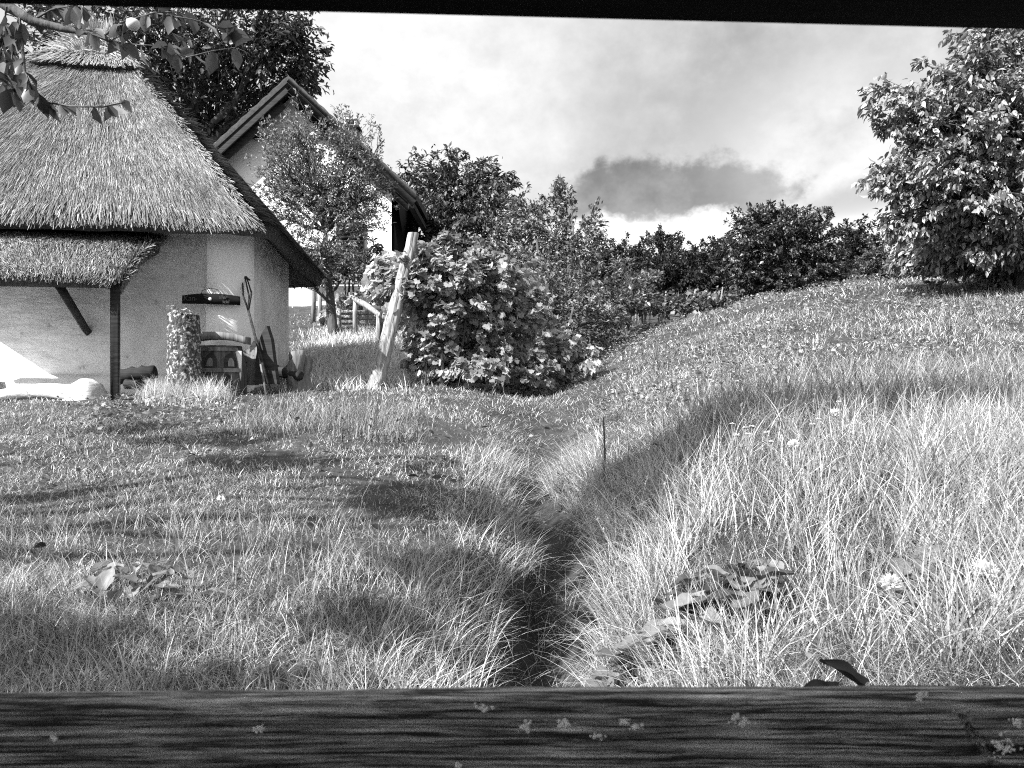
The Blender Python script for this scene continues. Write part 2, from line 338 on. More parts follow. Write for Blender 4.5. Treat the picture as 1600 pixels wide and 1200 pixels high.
def plant(name, label, cat, base, clumps, leaf, trunk_r=.12, trunk_top=None, group=None, bark='bark', lm='leaf', per=9, size=.1, asp=.5, tone=(.05, .14), pale=(0, .4), droop=.3, twig_r=.008, inner=.45, splay=1.0, stems=1, droot=.04):
    """trunk + limbs + twigs (one bark mesh) and a crown of single leaves"""
    bx, by = base; bz = g1(bx, by)
    t = thing(name, label, cat, (bx, by, bz), group)
    wood = MB(); lv = MB()
    c0 = np.array([c[:3] for c in clumps]); top = np.array(trunk_top) if trunk_top is not None else c0.mean(0)*[.6, .6, 1]+np.array([bx, by, 0])*[.4, .4, 0]
    roots = []
    for k in range(stems):
        o = (rng.random(2)-.5)*trunk_r*(6 if stems > 1 else 0)
        tp = top+np.append(o*3, 0); tr = curve((bx+o[0], by+o[1], bz-.1), tp, 9, .05, .03)
        wood.tube(tr, np.linspace(trunk_r*1.25, trunk_r*.35, 9)*np.array([1.2]+[1]*8), 8, wob=.15); roots.append(tr)
    for (cx, cy, cz, rx, ry, rz, nt) in clumps:
        c = np.array([cx, cy, cz]); tr = roots[rng.integers(len(roots))]
        dd = np.linalg.norm(tr-c, axis=1)+np.maximum(tr[:, 2]-c[2], 0)*2; s0 = tr[max(2, int(np.argmin(dd))-1)]
        limb = curve(s0, c, 7, .10, .06); wood.tube(limb, np.linspace(trunk_r*.42, twig_r*1.4, 7), 5)
        u = unit(rng.normal(size=(nt, 3))); rad = inner+(1.08-inner)*rng.random(nt)**.6
        rad *= 1+.18*np.sin(u[:, 0]*7+cx*3)*np.sin(u[:, 2]*6+cz*2)
        tgt = c+u*rad[:, None]*np.array([rx, ry, rz])
        si = rng.integers(2, 7, nt); starts = limb[si]
        P = []; D = []
        for q in range(nt):
            tw = curve(starts[q], tgt[q], 5, .10, .06)
            wood.tube(tw, np.linspace(twig_r, twig_r*.3, 5), 3, cap=False)
            m = per; f = 1-(rng.random(m)**1.3)*.55
            f[:max(1, m//4)] = 1
            ii = np.clip((f*4), 0, 3.999); i0 = ii.astype(int); P.append(tw[i0]+(tw[i0+1]-tw[i0])*(ii-i0)[:, None])
            D.append(np.repeat(unit(tw[4]-tw[2])[None], m, 0))
        P = np.vstack(P); D = np.vstack(D); n = len(P)
        D = unit(D*.8+rng.normal(size=(n, 3))*.55*splay+np.array([0, 0, -droop]))
        Nn = unit(rng.normal(size=(n, 3))*.55+np.array([0, 0, 1.0])+.35*unit(P-c))
        Ls = size*(.55+.8*rng.random(n)); P = P+rng.normal(size=(n, 3))*size*.35
        put(lv, leaf, P, D, Nn, Ls, Ls*asp*(.8+.4*rng.random(n)), tones(n, tone[0], tone[1], *pale))
    wood.build('trunk', M[bark], t, smooth=True); lv.build('crown', M[lm], t)
    return t
def cl(px, py, Y, rx, rz, nt, ry=None):          # a leaf clump around a point seen at px,py and distance Y; radii in px
    p = at(px, py, Y); k = Y/FPX
    return (p[0], p[1], p[2], rx*k, (ry or (rx+rz)/2)*k, rz*k, nt)

# ------------------------------------------------------------------ thatched hut
HA = R(9); HC = np.array([-3.29, 9.5, 0.0]); HU = np.array([math.cos(HA), math.sin(HA), 0]); HV = np.array([-math.sin(HA), math.cos(HA), 0])
HZ = np.array([0, 0, 1.])
def hut(u, v, z): 
    u, v, z = np.broadcast_arrays(np.asarray(u, float), np.asarray(v, float), np.asarray(z, float))
    return HC+u[..., None]*HU+v[..., None]*HV+z[..., None]*HZ
HROT = rotm('z', HA)
def straws(mb, P, D, Nn, n, ln, wd, lo, hi, lift=.10, pale=.12):
    Ls = ln*(.5+rng.random(n)); S_ = unit(np.cross(Nn, D)); tn = tones(n, lo*.75, hi*.60, pale, .36)
    D2 = unit(D+S_*rng.normal(size=(n, 1))*.10+Nn*rng.normal(size=(n, 1))*.05); w = wd*(.6+.8*rng.random(n))
    Nl = Nn*(lift*Ls*rng.random(n)**2)[:, None]
    a = P-D2*(Ls*.35)[:, None]-Nn*.01; m = P+D2*(Ls*.25)[:, None]+Nl*.6+Nn*.012; e = P+D2*(Ls*.75)[:, None]+Nl+Nn*.01
    h = S_*(w/2)[:, None]
    V = np.stack([a-h, a+h, m+h, m-h, e+h*.6, e-h*.6], 1).reshape(-1, 3); o = (np.arange(n)*6)[:, None]
    mb.add(V, np.concatenate([o+[0, 1, 2, 3], o+[3, 2, 4, 5]]), np.repeat(tn, 6))
def build_hut():
    t = thing('thatched_hut', 'small white plastered hut with a steep shaggy thatched hip roof', 'hut', tuple(hut(0, 0, -.1)))
    W, D = 5.0, 4.05; z0, z1 = -.7, 2.12
    def wallgrid(p0, p1, nu, nz, nrm):
        a = np.linspace(0, 1, nu)[None, :]; zz = np.linspace(z0, z1, nz)[:, None]
        u = p0[0]+(p1[0]-p0[0])*a+0*zz; v = p0[1]+(p1[1]-p0[1])*a+0*zz; z = zz+0*a
        s_ = a*np.hypot(p1[0]-p0[0], p1[1]-p0[1])+0*zz
        d = .05*fbm(s_*.9+p0[0], z*1.3, 5, 3)+.028*fbm(s_*3.2, z*6, 6, 4); d = d*np.minimum(1, 12*np.minimum(a, 1-a)+.0*z)
        return hut(u+nrm[0]*d, v+nrm[1]*d, z)
    mb = MB()
    for p0, p1, n_ in (((-W, 0), (0, 0), (0, -1)), ((0, 0), (0, D), (1, 0)), ((0, D), (-W, D), (0, 1)), ((-W, D), (-W, 0), (-1, 0))):
        mb.grid(wallgrid(p0, p1, 90, 60, n_))
    mb.build('wall', M['plaster'], t, smooth=True)
    # corner pilaster, two whitewashed faces with an arris, a little wider at the foot
    pm = MB(); nz = 24; zz = np.linspace(-.4, 2.1, nz)
    fl = .0+.05*np.clip((1.15-zz)/1.1, 0, 1)+.018*fbm(zz*2.2, zz*0, 8)
    prof = []
    for k in range(nz):
        f = fl[k]; prof.append([(-.43-f, .02), (-.42-f, -.17), (-.26, -.20), (.0, -.13-.2*f), (.03, .03), (.03, .4)])
    prof = np.array(prof); P = hut(prof[..., 0], prof[..., 1], np.repeat(zz[:, None], 6, 1)); pm.grid(P); pm.build('pilaster', M['whitewash'], t)
    # plinth: sloped whitewashed footing and low step
    pl = MB(); a = np.linspace(-5.0, -.55, 60)
    top = .06+.03*fbm(a*1.2, a*0, 4); sec = np.stack([hut(a, 0*a+.0, top+.06), hut(a, 0*a-.10, top+.03), hut(a, 0*a-.30-.06*fbm(a, a*0, 2), top-.13), hut(a, 0*a-.36, top-.6)])
    pl.grid(sec)
    pl.build('footing', M['plaster'], t, smooth=True)
    for (u0, u1, vv, zt) in ((-2.55, -1.78, -.62, -.02), (-3.7, -2.65, -.75, .05)):
        sm = MB(); aa = np.linspace(0, 1, 16); uu = u0+(u1-u0)*aa; hz = zt-.05*(2*aa-1)**2
        sm.grid(np.stack([hut(uu, -.2+0*aa, hz+.03), hut(uu, vv+0*aa+.04, hz), hut(uu, vv+0*aa, hz-.04), hut(uu, vv+0*aa, hz-.12), hut(uu, vv+.08+0*aa, hz-.13), hut(uu, vv+.08+0*aa, hz-.6)]))
        sm.build('step', M['plaster'], t, smooth=True)
    bt = MB(); aa = np.linspace(0, 2*PI, 18)
    rr = [(.0, .16), (.06, .15), (.20, .11), (.28, .0)]
    bt.grid(np.stack([hut(-1.62+r_*np.cos(aa)*.95*(1+.1*np.sin(3*aa)), -.62+r_*np.sin(aa)*1.3, -.28+q*1.25+0*aa) for q, r_ in ((0, .26), (.1, .23), (.22, .16), (.27, .06), (.275, 0.001))]))
    bt.build('buttress_foot', M['plaster'], t, smooth=True)
    # roof surface: parameter k runs along the eave, h from eave to ridge
    def uo(v): return .34+.26*np.clip((v+.45)/4.9, 0, 1)
    corners = [(-5.5, -.56), (.36, -.56), (.62, 4.5), (-5.5, 4.5)]
    seg = [6.0, 5.0, 6.0, 5.0]; cum = np.concatenate([[0], np.cumsum(seg)])
    rid = [(-2.95, 2.1), (-2.08, 2.1)]; ZE, ZR = 1.91, 4.78
    def eave(k):
        k = np.mod(k, cum[-1]); i = np.clip(np.searchsorted(cum, k, side='right')-1, 0, 3); f = (k-cum[i])/np.array(seg)[i]
        c = np.array(corners); e = c[i]+(c[(i+1) % 4]-c[i])*f[..., None]
        mid = np.array([-2.5, 2.0]); r_ = np.minimum(f, 1-f)*np.array(seg)[i]
        e = e+(mid-e)*(.055*np.clip(1-r_/.45, 0, 1)**2)[..., None]
        ru = np.clip(e[..., 0]*.55-1.2, rid[0][0], rid[1][0])
        ru = np.where(i == 0, rid[0][0]+(rid[1][0]-rid[0][0])*f, np.where(i == 1, rid[1][0], np.where(i == 2, rid[1][0]+(rid[0][0]-rid[1][0])*f, rid[0][0])))
        nrm = np.array([(0, -1), (1, 0), (0, 1), (-1, 0)])[i]
        return e, np.stack([ru, 2.1+0*ru], -1), nrm, i
    def roofp(k, h, off=0.0):
        e, rr_, nrm, i = eave(k); q = e+(rr_-e)*h[..., None]
        bow = .10*np.sin(PI*h)*(1-.2*h)
        z = ZE+(ZR-ZE)*h+bow*.7+.07*fbm(k*1.3, h*5, 12, 3)
        sl = np.where((i % 2) == 0, .75, .78)
        un = np.stack([nrm[..., 0]*sl, nrm[..., 1]*sl], -1)
        q = q+un*(bow*.6+off)[..., None] if np.ndim(off) else q+un*(bow*.6+off)[..., None]
        z = z+off*.62
        z = z+.035*fbm(k*2.5, k*0, 14)*(h < .12)
        return hut(q[..., 0], q[..., 1], z), un
    ks = np.linspace(0, cum[-1], 241); hs = np.linspace(0, 1, 34)
    KK, HH = np.meshgrid(ks, hs); P, _ = roofp(KK, HH)
    rf = MB(); rf.grid(P)
    e, rr_, nrm, i = eave(ks); lo = hut(e[:, 0]-nrm[:, 0]*.06, e[:, 1]-nrm[:, 1]*.06, ZE-.16+.05*fbm(ks*3, ks*0, 15))
    inn = hut(np.clip(e[:, 0], -4.95, -.05), np.clip(e[:, 1], .05, 4.0), ZE+.22+0*ks)
    rf.grid(np.stack([P[0], lo, inn]))
    roof = rf.build('roof', M['thatchbase'], t, smooth=True)
    st = MB()
    def scatter(n, k0, k1, h0, h1, ln, wd, lo_, hi_, lift=.12, off=0.0, pw=1.0):
        k = k0+(k1-k0)*rng.random(n); h = h0+(h1-h0)*rng.random(n)**pw
        keep = rng.random(n) < (1-.78*h); k, h = k[keep], h[keep]; n = len(k)
        p, un = roofp(k, h, np.full(n, off)); p2, _ = roofp(k, np.maximum(h-.02, -.02), np.full(n, off)); D_ = unit(p2-p)
        nn = unit(np.concatenate([un[:, :1]*HU[:1]+un[:, 1:]*HV[:1], un[:, :1]*HU[1:2]+un[:, 1:]*HV[1:2], np.full((n, 1), .62)], 1))
        patch = np.clip(fbm(k*.8, h*6, 21, 3)+fbm(k*3, h*14, 22, 2)*.8, -.4, .4)
        keep2 = rng.random(n) < 1
        straws(st, p, D_, nn, n, ln, wd, lo_, hi_, lift); st.T[-1] *= np.repeat(1+.9*patch, 6)
    scatter(200000, 0, 6.0, 0, 1, .21, .0045, .07, .46, .06)
    scatter(60000, 6.0, 11.0, 0, 1, .17, .0068, .07, .40, .07)
    scatter(6000, 11.0, 17.0, 0, 1, .25, .02, .16, .5); scatter(9000, 17.0, 22.0, 0, 1, .25, .016, .16, .5)
    scatter(6500, 0, 6.0, -.01, .05, .22, .010, .14, .45, .25); scatter(5200, 6.0, 11.0, -.01, .05, .22, .011, .10, .36, .25)
    scatter(4500, 5.75, 6.2, 0, 1, .2, .010, .2, .6, .6)
    st.build('thatch', M['straw'], roof)
    # ridge cap with its own cut edge and tied bundles
    cp = MB(); hs2 = np.linspace(.885, 1.0, 8); K2, H2 = np.meshgrid(ks, hs2); P2, _ = roofp(K2, H2, np.full(K2.shape, .10)); cp.grid(P2)
    Pin, _ = roofp(ks, np.full(ks.shape, .885), np.full(ks.shape, -.02)); cp.grid(np.stack([P2[0], Pin]))
    cp.build('ridge_cap', M['thatchbase'], roof, smooth=True)
    st = MB(); 
    k = cum[-1]*rng.random(9000); h = .885+.12*rng.random(9000); p, un = roofp(k, h, np.full(9000, .10)); p2, _ = roofp(k, h-.02, np.full(9000, .10))
    nn = unit(np.stack([un[:, 0]*HU[0]+un[:, 1]*HV[0], un[:, 0]*HU[1]+un[:, 1]*HV[1], np.full(9000, .62)], -1)); straws(st, p, unit(p2-p), nn, 9000, .16, .011, .22, .6, .2)
    for (u, v, z, az, tl, ln) in ((-2.78, 2.0, 4.88, 2.7, .15, .34), (-2.6, 1.95, 4.97, 2.2, .55, .34), (-2.42, 1.95, 5.04, 1.6, .9, .34), (-2.28, 1.98, 5.06, 1.0, 1.0, .34), (-2.14, 2.0, 5.0, .5, -.75, .40), (-2.03, 2.0, 4.88, .2, -.8, .42), (-2.4, 2.0, 4.92, 3.0, .0, .5)):
        c = hut(u, v, z-.14); d = unit(np.array([math.cos(az)*math.cos(tl), math.sin(az)*-.4, math.sin(tl)])[None])[0]
        st.tube([c-d*ln*.5-HZ*.03, c-d*ln*.2, c+d*ln*.2, c+d*ln*.42, c+d*ln*.5], [.09, .13, .12, .08, .03], 9, .5, wob=.3)
        n = 700; off = rng.normal(size=(n, 3))*.075; nn = unit(off+np.array([0, -.3, .4])); straws(st, c+off+d*((rng.random(n)-.5)*ln*.8)[:, None], np.repeat(d[None], n, 0), nn, n, .13, .009, .45, .95, .25)
    st.build('straw_bundles', M['straw'], roof)
    # pent roof along the front
    def pent(a, b, off=0.0):                     # a 0..1 left to right, b 0 eave .. 1 wall
        uL = -2.95+(-4.40+2.95)*b; uR = -1.13+.12*b; u = uL+(uR-uL)*a
        v = -1.05+(1.03)*b; z = 1.22+.62*b+.10*np.sin(PI*b)+.05*fbm(u*2, b*3, 31, 3)+off
        rnd = np.clip(1-(1-a)*(uR-uL)/.25, 0, 1)**2; z = z-.07*rnd
        return hut(u, v-off*.5, z)
    A, B = np.meshgrid(np.linspace(0, 1, 80), np.linspace(0, 1, 16)); pp = pent(A, B); ph = MB(); ph.grid(pp)
    und = pent(A, B, -.17); ph.grid(und[:, ::-1])
    ph.grid(np.stack([und[0], pp[0]])); ph.grid(np.stack([pp[:, -1], und[:, -1]])); ph.grid(np.stack([und[:, 0], pp[:, 0]]))
    pr = ph.build('pent_roof', M['thatchbase'], t, smooth=False)
    st = MB()
    for n, b0, b1, lf, ln in ((42000, 0, 1, .10, .17), (7000, -.06, .05, .3, .18)):
        a = rng.random(n); b = b0+(b1-b0)*rng.random(n); p = pent(a, b); p2 = pent(a, b-.03)
        nn = unit(np.repeat((-HV*.6+HZ*.75)[None], n, 0)+rng.normal(size=(n, 3))*.1); straws(st, p, unit(p2-p+np.stack([rng.normal(size=n)*.008, 0*a, 0*a], -1)), nn, n, ln, .0065, .07, .44, lf)
    n = 2600; b = rng.random(n); p = pent(np.full(n, 1.0)-.03*rng.random(n), b, -.15*rng.random(n)); p2 = pent(np.full(n, 1.0), b-.03)
    straws(st, p, unit(p2-p+HU*.01), np.repeat((HU*.9-HV*.3)[None], n, 0), n, .2, .011, .16, .45, .4)
    st.build('thatch', M['straw'], pr)
    # porch post, braces, plate
    pb = MB(); pb.box(hut(-1.19, -.98, .40), (.085, .085, 1.75), HROT, bev=.01); pb.build('porch_post', M['darkwood'], t)
    pb = MB(); pb.box(hut(-2.35, -.92, 1.10), (2.4, .09, .1), HROT, bev=.01); pb.build('porch_plate', M['darkwood'], t)
    for (ut, ub, zb) in ((-1.84, -1.83, .62), (-3.05, -3.0, .70)):
        a_, b_ = hut(ut, -.86, 1.14), hut(ub, .02, zb); bm = MB(); bm.tube([a_, a_+(b_-a_)*.5, b_], [.058, .055, .052], 4, cap=True); bm.build('brace', M['darkwood'], t)
    return t
build_hut()

# ------------------------------------------------------------------ white house on the slope behind
def build_house():
    Y0, Y1 = 22.0, 28.0; xa, xl, xr = -6.23, -9.05, -3.45; zb = 1.2; s_ = .915; za = 8.30
    t = thing('white_house', 'tall white gabled house with dark eaves on the slope behind the hut', 'house', ((xl+xr)/2, Y0, 2.3))
    ze = za-(xr-xa)*s_
    w = MB(); pts = np.array([(xl, zb), (xr, zb), (xr, ze), (xa, za), (xl, ze)])
    F_ = np.array([[0, 1, 2, 3, 4]]); w.add(np.stack([pts[:, 0], 0*pts[:, 0]+Y0, pts[:, 1]], 1), F_); w.add(np.stack([pts[:, 0], 0*pts[:, 0]+Y1, pts[:, 1]], 1), F_[:, ::-1])
    w.add([(xl, Y0, zb), (xl, Y1, zb), (xl, Y1, ze), (xl, Y0, ze)], np.array([[3, 2, 1, 0]])); w.build('gable_wall', M['plaster2'], t)
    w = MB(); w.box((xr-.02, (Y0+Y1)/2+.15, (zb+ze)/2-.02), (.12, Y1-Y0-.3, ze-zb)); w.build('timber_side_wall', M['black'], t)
    # the roof: two slabs
    xe = xr+.78; xel = xl-.78; Yf = Y0-.62; zr = za+.28
    for nm, sx in (('roof', 1), ('roof', -1)):
        r_ = MB(); ex = xe if sx > 0 else xel
        n = 26; a = np.linspace(0, 1, n); step = .03*((np.arange(n) % 2)); 
        top = np.stack([xa+(ex-xa)*a, zr-abs(ex-xa)*a*s_+step], -1); bot = np.stack([xa+(ex-xa)*a, zr-.16-abs(ex-xa)*a*s_], -1)
        Pt = np.array([[(x, y, z) for x, z in top] for y in (Yf, Y1+.4)]); Pb = np.array([[(x, y, z) for x, z in bot] for y in (Yf, Y1+.4)])
        r_.grid(Pt); r_.grid(Pb[::-1]); r_.grid(np.stack([Pt[0], Pb[0]])); r_.grid(np.stack([Pt[1], Pb[1]])); r_.grid(np.stack([Pt[:, -1], Pb[:, -1]])); r_.build(nm, M['tile'], t)
        ln = abs(ex-xa)*math.hypot(1, s_); ang = math.atan(s_)*sx
        for (dy, dz, hh, ins) in ((-.04, -.14, .12, .0), (.0, -.33, .22, .12), (.16, -.56, .24, .5)):
            b = MB(); mid = np.array([(xa+ex)/2, Yf+dy, zr-abs(ex-xa)*.5*s_+dz]); b.box(mid, (ln-ins, .05, hh), rotm('y', ang), bev=.01); b.build('bargeboard', M['board'] if ins == 0 else M['darkwood'], t)
    b = MB(); b.box((xa, Y0-.06, 7.05), (2.3, .1, .13), bev=.01); b.build('collar_beam', M['darkwood'], t)
    b = MB(); b.box((xe-.14, (Yf+Y1)/2, zr-(xe-xa)*s_-.34), (.16, Y1-Yf, .2), bev=.02); b.build('eaves_beam', M['darkwood'], t)
    c = MB(); c.box((-5.22, 25, 7.5), (.44, .44, 1.5), bev=.01); ch = c.build('chimney', M['oldwood'], t)
    c = MB(); c.box((-5.22, 25, 8.3), (.58, .58, .09), bev=.01); c.build('chimney_cap', M['darkwood'], ch)
    c = MB()
    for dx in (-.16, .16): c.box((-5.22+dx, 25, 8.44), (.07, .4, .19))
    c.box((-5.22, 25, 8.56), (.46, .5, .05)); c.build('cowl', M['plaster2'], ch)
    # shuttered window
    win = MB(); win.box((-4.62, Y0-.05, 4.05), (.78, .1, 1.15), bev=.01); wn = win.build('window', M['darkwood'], t)
    for k in (-1, 1):
        sh = MB()
        for q in range(9): sh.box((-4.62+k*.19, Y0-.125, 3.55+q*.125), (.32, .035, .085), rotm('x', .4))
        sh.build('shutter', M['darkwood'], wn)
    ter = MB()
    for q in range(3): ter.box((-4.7, Y0-.35, 2.86+q*.14), (2.6, .06, .115), bev=.008)
    ter.build('plank_panel', M['oldwood'], t)
build_house()

# ------------------------------------------------------------------ trees and shrubs
def build_trees():
    # big walnut behind the hut
    k = [cl(330, 60, 26, 120, 80, 110), cl(420, 90, 26.5, 85, 70, 80), cl(230, 40, 26, 110, 70, 80), cl(300, 130, 27, 90, 70, 80), cl(90, 50, 26, 120, 90, 100),
         cl(-40, 80, 26, 110, 90, 45), cl(455, 40, 26, 60, 50, 60), cl(470, 110, 26.5, 45, 45, 45), cl(380, 170, 27, 70, 45, 50), cl(20, 130, 26, 80, 55, 60), cl(200, -70, 26, 190, 70, 60), cl(400, -40, 26, 120, 60, 45), cl(330, 210, 27.5, 60, 45, 40), cl(150, 120, 27, 80, 60, 60)]
    plant('walnut_tree', 'big dark leafy tree rising behind the thatched roof', 'tree', (-11.5, 27.5), k, T_LEAF, .34, (-11, 27, 9.0), per=19, size=.24, asp=.45, tone=(.03, .11), pale=(.05, .22), droop=.5, twig_r=.016)
    # fruit tree in front of the house
    k = [cl(500, 300, 16.6, 75, 80, 260), cl(440, 260, 16.6, 50, 70, 110), cl(560, 290, 16.8, 55, 75, 130), cl(470, 215, 16.6, 50, 55, 90), cl(540, 220, 16.6, 45, 55, 80), cl(590, 300, 16.8, 30, 60, 50), cl(420, 290, 16.6, 30, 50, 40), cl(430, 330, 16.4, 45, 40, 45), cl(570, 350, 16.4, 45, 40, 40),
         cl(500, 390, 16.2, 80, 40, 120), cl(545, 415, 16.0, 50, 28, 60), cl(480, 430, 16.0, 36, 22, 30), cl(590, 230, 16.8, 12, 40, 9), cl(463, 175, 16.6, 16, 40, 14), cl(415, 225, 16.6, 16, 40, 9)]
    plant('pear_tree', 'light small-leaved fruit tree in front of the white gable', 'tree', (-3.8, 16.6), k, T_SIMPLE, .10, (-4.0, 16.6, 3.6), per=20, size=.075, asp=.42, tone=(.09, .30), pale=(.14, .42), droop=.1, twig_r=.009, inner=.2)
    k = [cl(720, 310, 26, 80, 60, 90), cl(670, 290, 26, 50, 55, 45), cl(770, 280, 26, 45, 40, 35), cl(690, 370, 25, 65, 45, 50), cl(780, 350, 25, 55, 50, 45), cl(715, 255, 26, 35, 25, 14), cl(650, 350, 25, 40, 50, 35)]
    plant('walnut_tree', 'round dark tree standing right behind the white house', 'tree', (-1.7, 26), k, T_LEAF, .2, None, per=32, size=.18, asp=.45, tone=(.04, .15), pale=(.06, .25), droop=.4, twig_r=.014)
    k = [cl(850, 370, 19, 60, 60, 70), cl(815, 340, 19, 45, 45, 45), cl(875, 320, 19, 26, 40, 26), cl(900, 390, 18.6, 50, 50, 55), cl(930, 360, 19, 24, 40, 22), cl(830, 430, 18, 60, 45, 60), cl(760, 400, 19, 60, 45, 50), cl(920, 440, 18, 50, 45, 50), cl(875, 290, 19, 10, 22, 6)]
    plant('hazel_shrub', 'tall pale-flecked shrub with spiky shoots between vine and far trees', 'shrub', (1.0, 18.8), k, T_LEAF, .07, None, per=24, size=.105, asp=.5, tone=(.06, .22), pale=(.10, .34), droop=.2, twig_r=.008, stems=4)
    k = [cl(840, 480, 15, 60, 45, 60), cl(900, 490, 15, 50, 40, 50), cl(790, 460, 15, 50, 45, 45), cl(940, 500, 15.5, 40, 30, 30), cl(870, 440, 15.5, 60, 40, 45), cl(880, 530, 14.4, 60, 30, 40)]
    plant('bramble_thicket', 'low tangled thicket with arching shoots right behind the vine', 'shrub', (.9, 15.0), k, T_LEAF, .05, None, per=22, size=.085, asp=.5, tone=(.06, .20), pale=(.10, .34), droop=.2, twig_r=.007, stems=4)
    k = [cl(930, 535, 16.5, 34, 20, 40), cl(975, 530, 18, 34, 16, 40), cl(1020, 515, 20, 30, 14, 30), cl(900, 560, 14.5, 30, 18, 34), cl(950, 505, 19, 40, 20, 40)]
    plant('bramble_thicket', 'low dark weedy scrub along the sunken path below the hill edge', 'shrub', (2.0, 17.0), k, T_SIMPLE, .03, None, per=22, size=.085, asp=.5, tone=(.03, .13), pale=(.08, .3), droop=.1, twig_r=.006, stems=4)
    k = [cl(px, 436+9*math.sin(px), 52, 45, 36, 56) for px in range(940, 1620, 48)]
    plant('far_hedge', 'dark continuous hedge behind the trunks of the far trees', 'hedge', (at(1250, 0, 52)[0], 52), k, T_SIMPLE, .12, None, per=34, size=.26, asp=.6, tone=(.02, .07), twig_r=.02, stems=5)
    k = [cl(1000, 470, 24, 45, 25, 40), cl(955, 470, 23, 40, 30, 40), cl(975, 430, 26, 35, 35, 40)]
    plant('bush', 'loose pale bush at the left end of the far vine row', 'shrub', (3.6, 24), k, T_SIMPLE, .05, None, per=14, size=.15, asp=.5, tone=(.06, .18), pale=(.1, .4), stems=3)
    # far trees
    FG = 'far trees along the top of the slope'
    def far(lbl, bx, Y, k, tone, n, size=.3, pale=(.03, .22)):
        plant('far_tree', lbl, 'tree', (bx, Y), k, T_SIMPLE, .2, None, group=FG, per=int(n*1.9), size=size*.60, asp=.55, tone=tone, pale=pale, droop=.3, twig_r=.02)
    far('dark tree with bright top left of the cloud gap, farthest of the row', at(1030, 0, 46)[0], 46, [cl(1030, 410, 46, 45, 50, 70), cl(1000, 430, 46, 40, 40, 50), cl(1040, 375, 46, 28, 20, 25)], (.03, .12), 34)
    far('very dark tree at the left end of the far trees', at(960, 0, 46)[0], 46, [cl(960, 410, 46, 40, 38, 50), cl(940, 440, 46, 40, 30, 40), cl(980, 402, 46, 45, 36, 60), cl(925, 405, 46, 35, 36, 45)], (.025, .08), 26)
    far('low dark rounded tree above the vine row', at(1060, 0, 38)[0], 38, [cl(1060, 440, 38, 50, 32, 70), cl(1030, 430, 38, 30, 30, 30), cl(1090, 420, 38, 35, 45, 45)], (.02, .06), 28, pale=(.01, .2))
    far('dark tree half hidden left of the big round tree', at(1105, 0, 44)[0], 44, [cl(1105, 405, 44, 35, 35, 45), cl(1130, 390, 44, 30, 30, 35)], (.03, .09), 26)
    far('big broad round tree in the middle of the far trees', at(1225, 0, 34)[0], 34, [cl(1225, 385, 34, 75, 55, 130), cl(1170, 370, 34, 45, 45, 60), cl(1280, 375, 34, 48, 48, 70), cl(1230, 345, 34, 55, 28, 50), cl(1150, 410, 34, 30, 40, 40), cl(1290, 415, 34, 45, 30, 40), cl(1190, 430, 34, 50, 25, 50), cl(1240, 440, 34, 90, 24, 80), cl(1205, 330, 34, 30, 16, 16)], (.03, .11), 28, .26, (.06, .3))
    far('small very dark tree right of the big round tree', at(1345, 0, 42)[0], 42, [cl(1345, 375, 42, 38, 35, 60), cl(1325, 400, 42, 30, 35, 40)], (.02, .055), 28, pale=(0, .2))
    far('light grey tree in front of the dark far trees on the right', at(1390, 0, 27)[0], 27, [cl(1395, 405, 27, 48, 40, 80), cl(1360, 430, 27, 30, 25, 30), cl(1430, 425, 27, 35, 25, 35)], (.06, .18), 22, .2, (.1, .4))
    far('dark tree seen under the right walnut branches', at(1470, 0, 40)[0], 40, [cl(1470, 385, 40, 40, 35, 50), cl(1520, 395, 40, 40, 35, 40)], (.02, .07), 26)
    # the near walnut on the right
    k = [cl(1560, 190, 12.2, 110, 80, 110), cl(1470, 190, 12, 75, 60, 75), cl(1400, 170, 12, 42, 45, 24), cl(1450, 270, 12, 80, 55, 80), cl(1380, 280, 12, 36, 30, 20), cl(1540, 300, 12.2, 95, 60, 100), cl(1590, 110, 12.4, 90, 60, 70), cl(1510, 120, 12.2, 50, 55, 40),
         cl(1440, 340, 12.2, 60, 36, 42), cl(1530, 375, 12.6, 90, 45, 85), cl(1640, 250, 12.4, 110, 120, 110), cl(1640, 380, 12.6, 90, 50, 60), cl(1580, 40, 12.4, 80, 40, 40), cl(1700, 120, 13, 130, 110, 70), cl(1760, 280, 13, 120, 120, 60), cl(1470, 400, 13.4, 50, 30, 45), cl(1560, 420, 13.6, 90, 32, 80), cl(1640, 430, 13.6, 60, 30, 50), cl(1400, 345, 12.2, 40, 30, 24), cl(1420, 400, 14, 36, 30, 28), cl(1360, 130, 12, 16, 14, 4), cl(1455, 105, 12, 22, 18, 6)]
    plant('walnut_tree', 'large-leaved tree reaching in from the right edge over the hillside', 'tree', (9.0, 13.2), k, T_LEAF, .24, (8.6, 13.0, 4.6), per=30, size=.115, asp=.5, tone=(.09, .38), pale=(.14, .45), droop=.7, twig_r=.010)
    k = [cl(1520, 415, 17, 60, 22, 50), cl(1590, 405, 17, 60, 30, 50), cl(1460, 425, 17.5, 40, 15, 30)]
    plant('dark_shrub', 'dark low shrub under the right tree along the hill crest', 'shrub', (11.0, 17.2), k, T_SIMPLE, .05, None, per=16, size=.14, asp=.5, tone=(.02, .06), stems=3)
    # dark climber below the house
    k = [cl(500, 415, 19, 40, 25, 50), cl(560, 410, 19, 45, 25, 50), cl(530, 400, 19.4, 40, 20, 35), cl(600, 415, 19, 25, 20, 25)]
    plant('dark_shrub', 'dark shrub growing at the foot of the white house below the fruit tree', 'shrub', (-4.2, 19.2), k, T_LEAF, .05, (-4.2, 19.2, 2.7), per=13, size=.14, asp=.6, tone=(.02, .08), pale=(.12, .35), stems=3)
build_trees()
